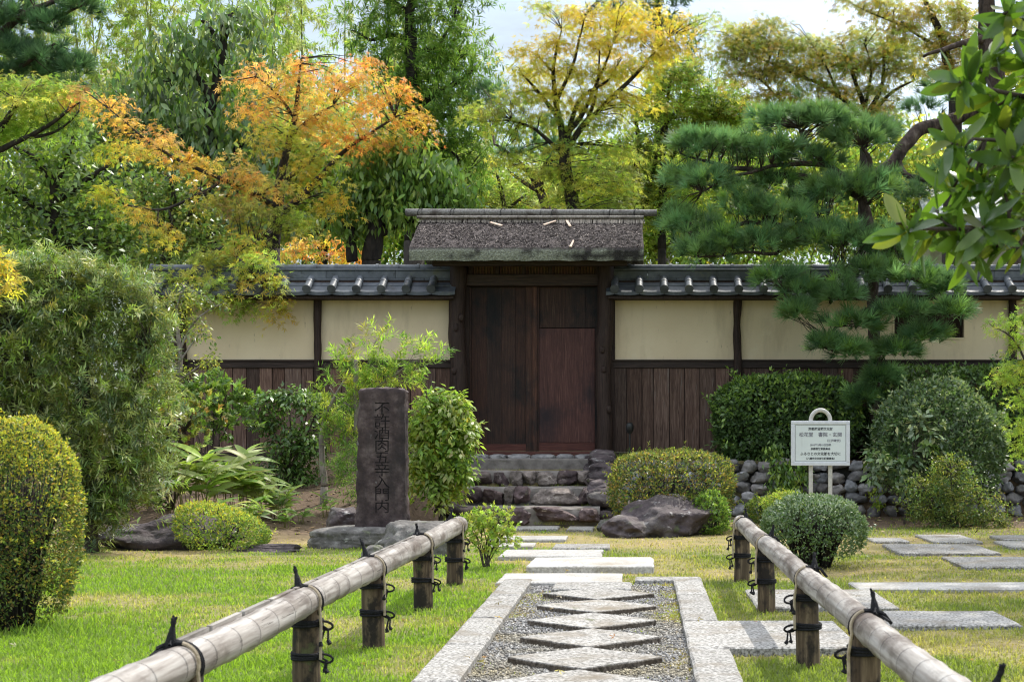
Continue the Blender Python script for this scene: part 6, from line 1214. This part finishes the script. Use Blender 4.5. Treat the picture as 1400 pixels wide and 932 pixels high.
trk = [(1660, 640), (1640, 420), (1600, 250), (1560, 130), (1540, 20)]
tb = crm([np.array(at(x, y, YR + .15)) for x, y in [(1660, 1090)] + trk]); b.tube([Vector(q) for q in tb], [lerp(.055, .02, i / (len(tb) - 1)) for i in range(len(tb))], 10)
mains = [[(1610, 290, .1), (1500, 300, .1), (1420, 300, .0), (1340, 312, -.05), (1240, 312, -.1)], [(1590, 230, .1), (1480, 210, .1), (1400, 195, .05), (1330, 190, 0)], [(1575, 170, .1), (1480, 140, .1), (1400, 132, .1), (1320, 114, .05)], [(1550, 90, .1), (1450, 50, .1), (1380, 20, .05)]]
nodes = []
for mline in mains:
    pts = crm([np.array(at(x, y, YR + d)) for x, y, d in mline], 6)
    b.tube([Vector(p) for p in pts], [lerp(.013, .005, i / (len(pts) - 1)) for i in range(len(pts))], 7); nodes += pts
NP = np.array(nodes); P2, A2, U2, S2, C2 = [], [], [], [], []
for (px, py, d, n) in ros:
    c = np.array(at(px, py, YR + d)); p = NP[int(np.argmin(np.linalg.norm(NP - c, axis=1) + .3 * (NP[:, 0] < c[0])))]; dv = c - p; l = np.linalg.norm(dv)
    ax = nrm((dv / max(l, .02) + np.array((-.5, -.25, .55)) + rng.normal(0, .25, 3))[None])[0]
    b.tube([Vector(p), Vector((p + c) / 2 + rng.normal(0, .01, 3)), Vector(c)], [.006, .005, .004], 5)
    u = np.cross(ax, (.2, .9, .3)); u /= np.linalg.norm(u); v = np.cross(ax, u); a0 = random.uniform(0, 6)
    for k in range(n + 3):
        a = a0 + 2.4 * k + random.uniform(-.5, .5); el = random.uniform(-.1, .9); rd = u * math.cos(a) + v * math.sin(a); dr_ = rd * (1 - .35 * el) + ax * el + np.array((0, 0, -.08)) + rng.normal(0, .18, 3)
        P2.append(c - ax * random.uniform(0, .07)); A2.append(dr_); U2.append(ax * 1.0 - rd * .35 + rng.normal(0, .35, 3)); S2.append(random.uniform(.085, .15))
        C2.append(np.array(random.choice([(.05, .105, .022), (.07, .13, .025), (.045, .09, .025), (.09, .15, .028), (.06, .115, .025), (.05, .10, .022), (.12, .15, .03)])) * random.uniform(.8, 1.2))
lm = leafmat('leaf_leathery', .40, .28, .5, 3.0, (1, 1.0, .3)); P2, A2, U2, S2, C2 = map(np.array, (P2, A2, U2, S2, C2)); hf = rng.random(len(P2)) < .5
for q, kd in ((hf, 'laurel'), (~hf, 'laurel_curl')): leaves('foliage', P2[q], A2[q], U2[q], S2[q], kd, C2[q], lm, t)
obj('branch', b, M['bark'], t, smooth=True)

# tall tree standing outside the right edge; its crown shades the right-hand lawn as in the photograph
t = thing('leafy_tree', 'large broadleaved tree outside the right edge whose crown shades the right lawn', 'tree', (6.9, 14.6, 0))
b = MB(); b.tube([(6.9, 14.6, -.1), (6.85, 14.5, 1.5), (6.6, 14.2, 3.2), (6.4, 14.2, 4.8), (6.4, 14.6, 7.4)], [.2, .17, .14, .1, .04], 12)
for e in ((5.6, 16.8, 7.6), (4.9, 13.2, 6.5), (6.5, 19.4, 8.0), (6.4, 12.2, 6.5), (7.7, 17.3, 8.2)): b.tube([(6.6, 14.2, 3.2), tuple((Vector((6.4, 14, 4.2)) + Vector(e)) / 2), e], [.08, .05, .015], 7)
obj('trunk', b, M['bark'], t, smooth=True)
ec = [(5.5, 16.9, 7.7, 1.7, 1.5, .7), (4.8, 13.2, 6.5, 1.3, 1.1, .6), (6.5, 19.8, 8.2, 1.8, 1.3, .7), (6.6, 15.2, 7.4, 1.5, 1.6, .8), (7.8, 17.5, 8.4, 1.8, 1.8, 1.0), (6.4, 12.2, 6.6, 1.3, 1.3, .8)]
Cn, ou = [], []
for x, y, z, a, d_, h in ec:
    u = rv(95); Cn.append(np.array((x, y, z)) + u * rng.random((95, 1)) ** .4 * np.array((a, d_, h))); ou.append(u)
Cn, ou = np.concatenate(Cn), np.concatenate(ou); p, ax, up, ci = spray(Cn, ou, 30, .36, 'ball')
leaves('crown', p, ax, up, rng.uniform(.09, .15, len(ci)), 'oval', np.clip(pick(['green', 'mid', 'olive'], len(Cn))[ci] * rng.uniform(.7, 1.3, (len(ci), 1)), .01, .6), M['leaf'], t)
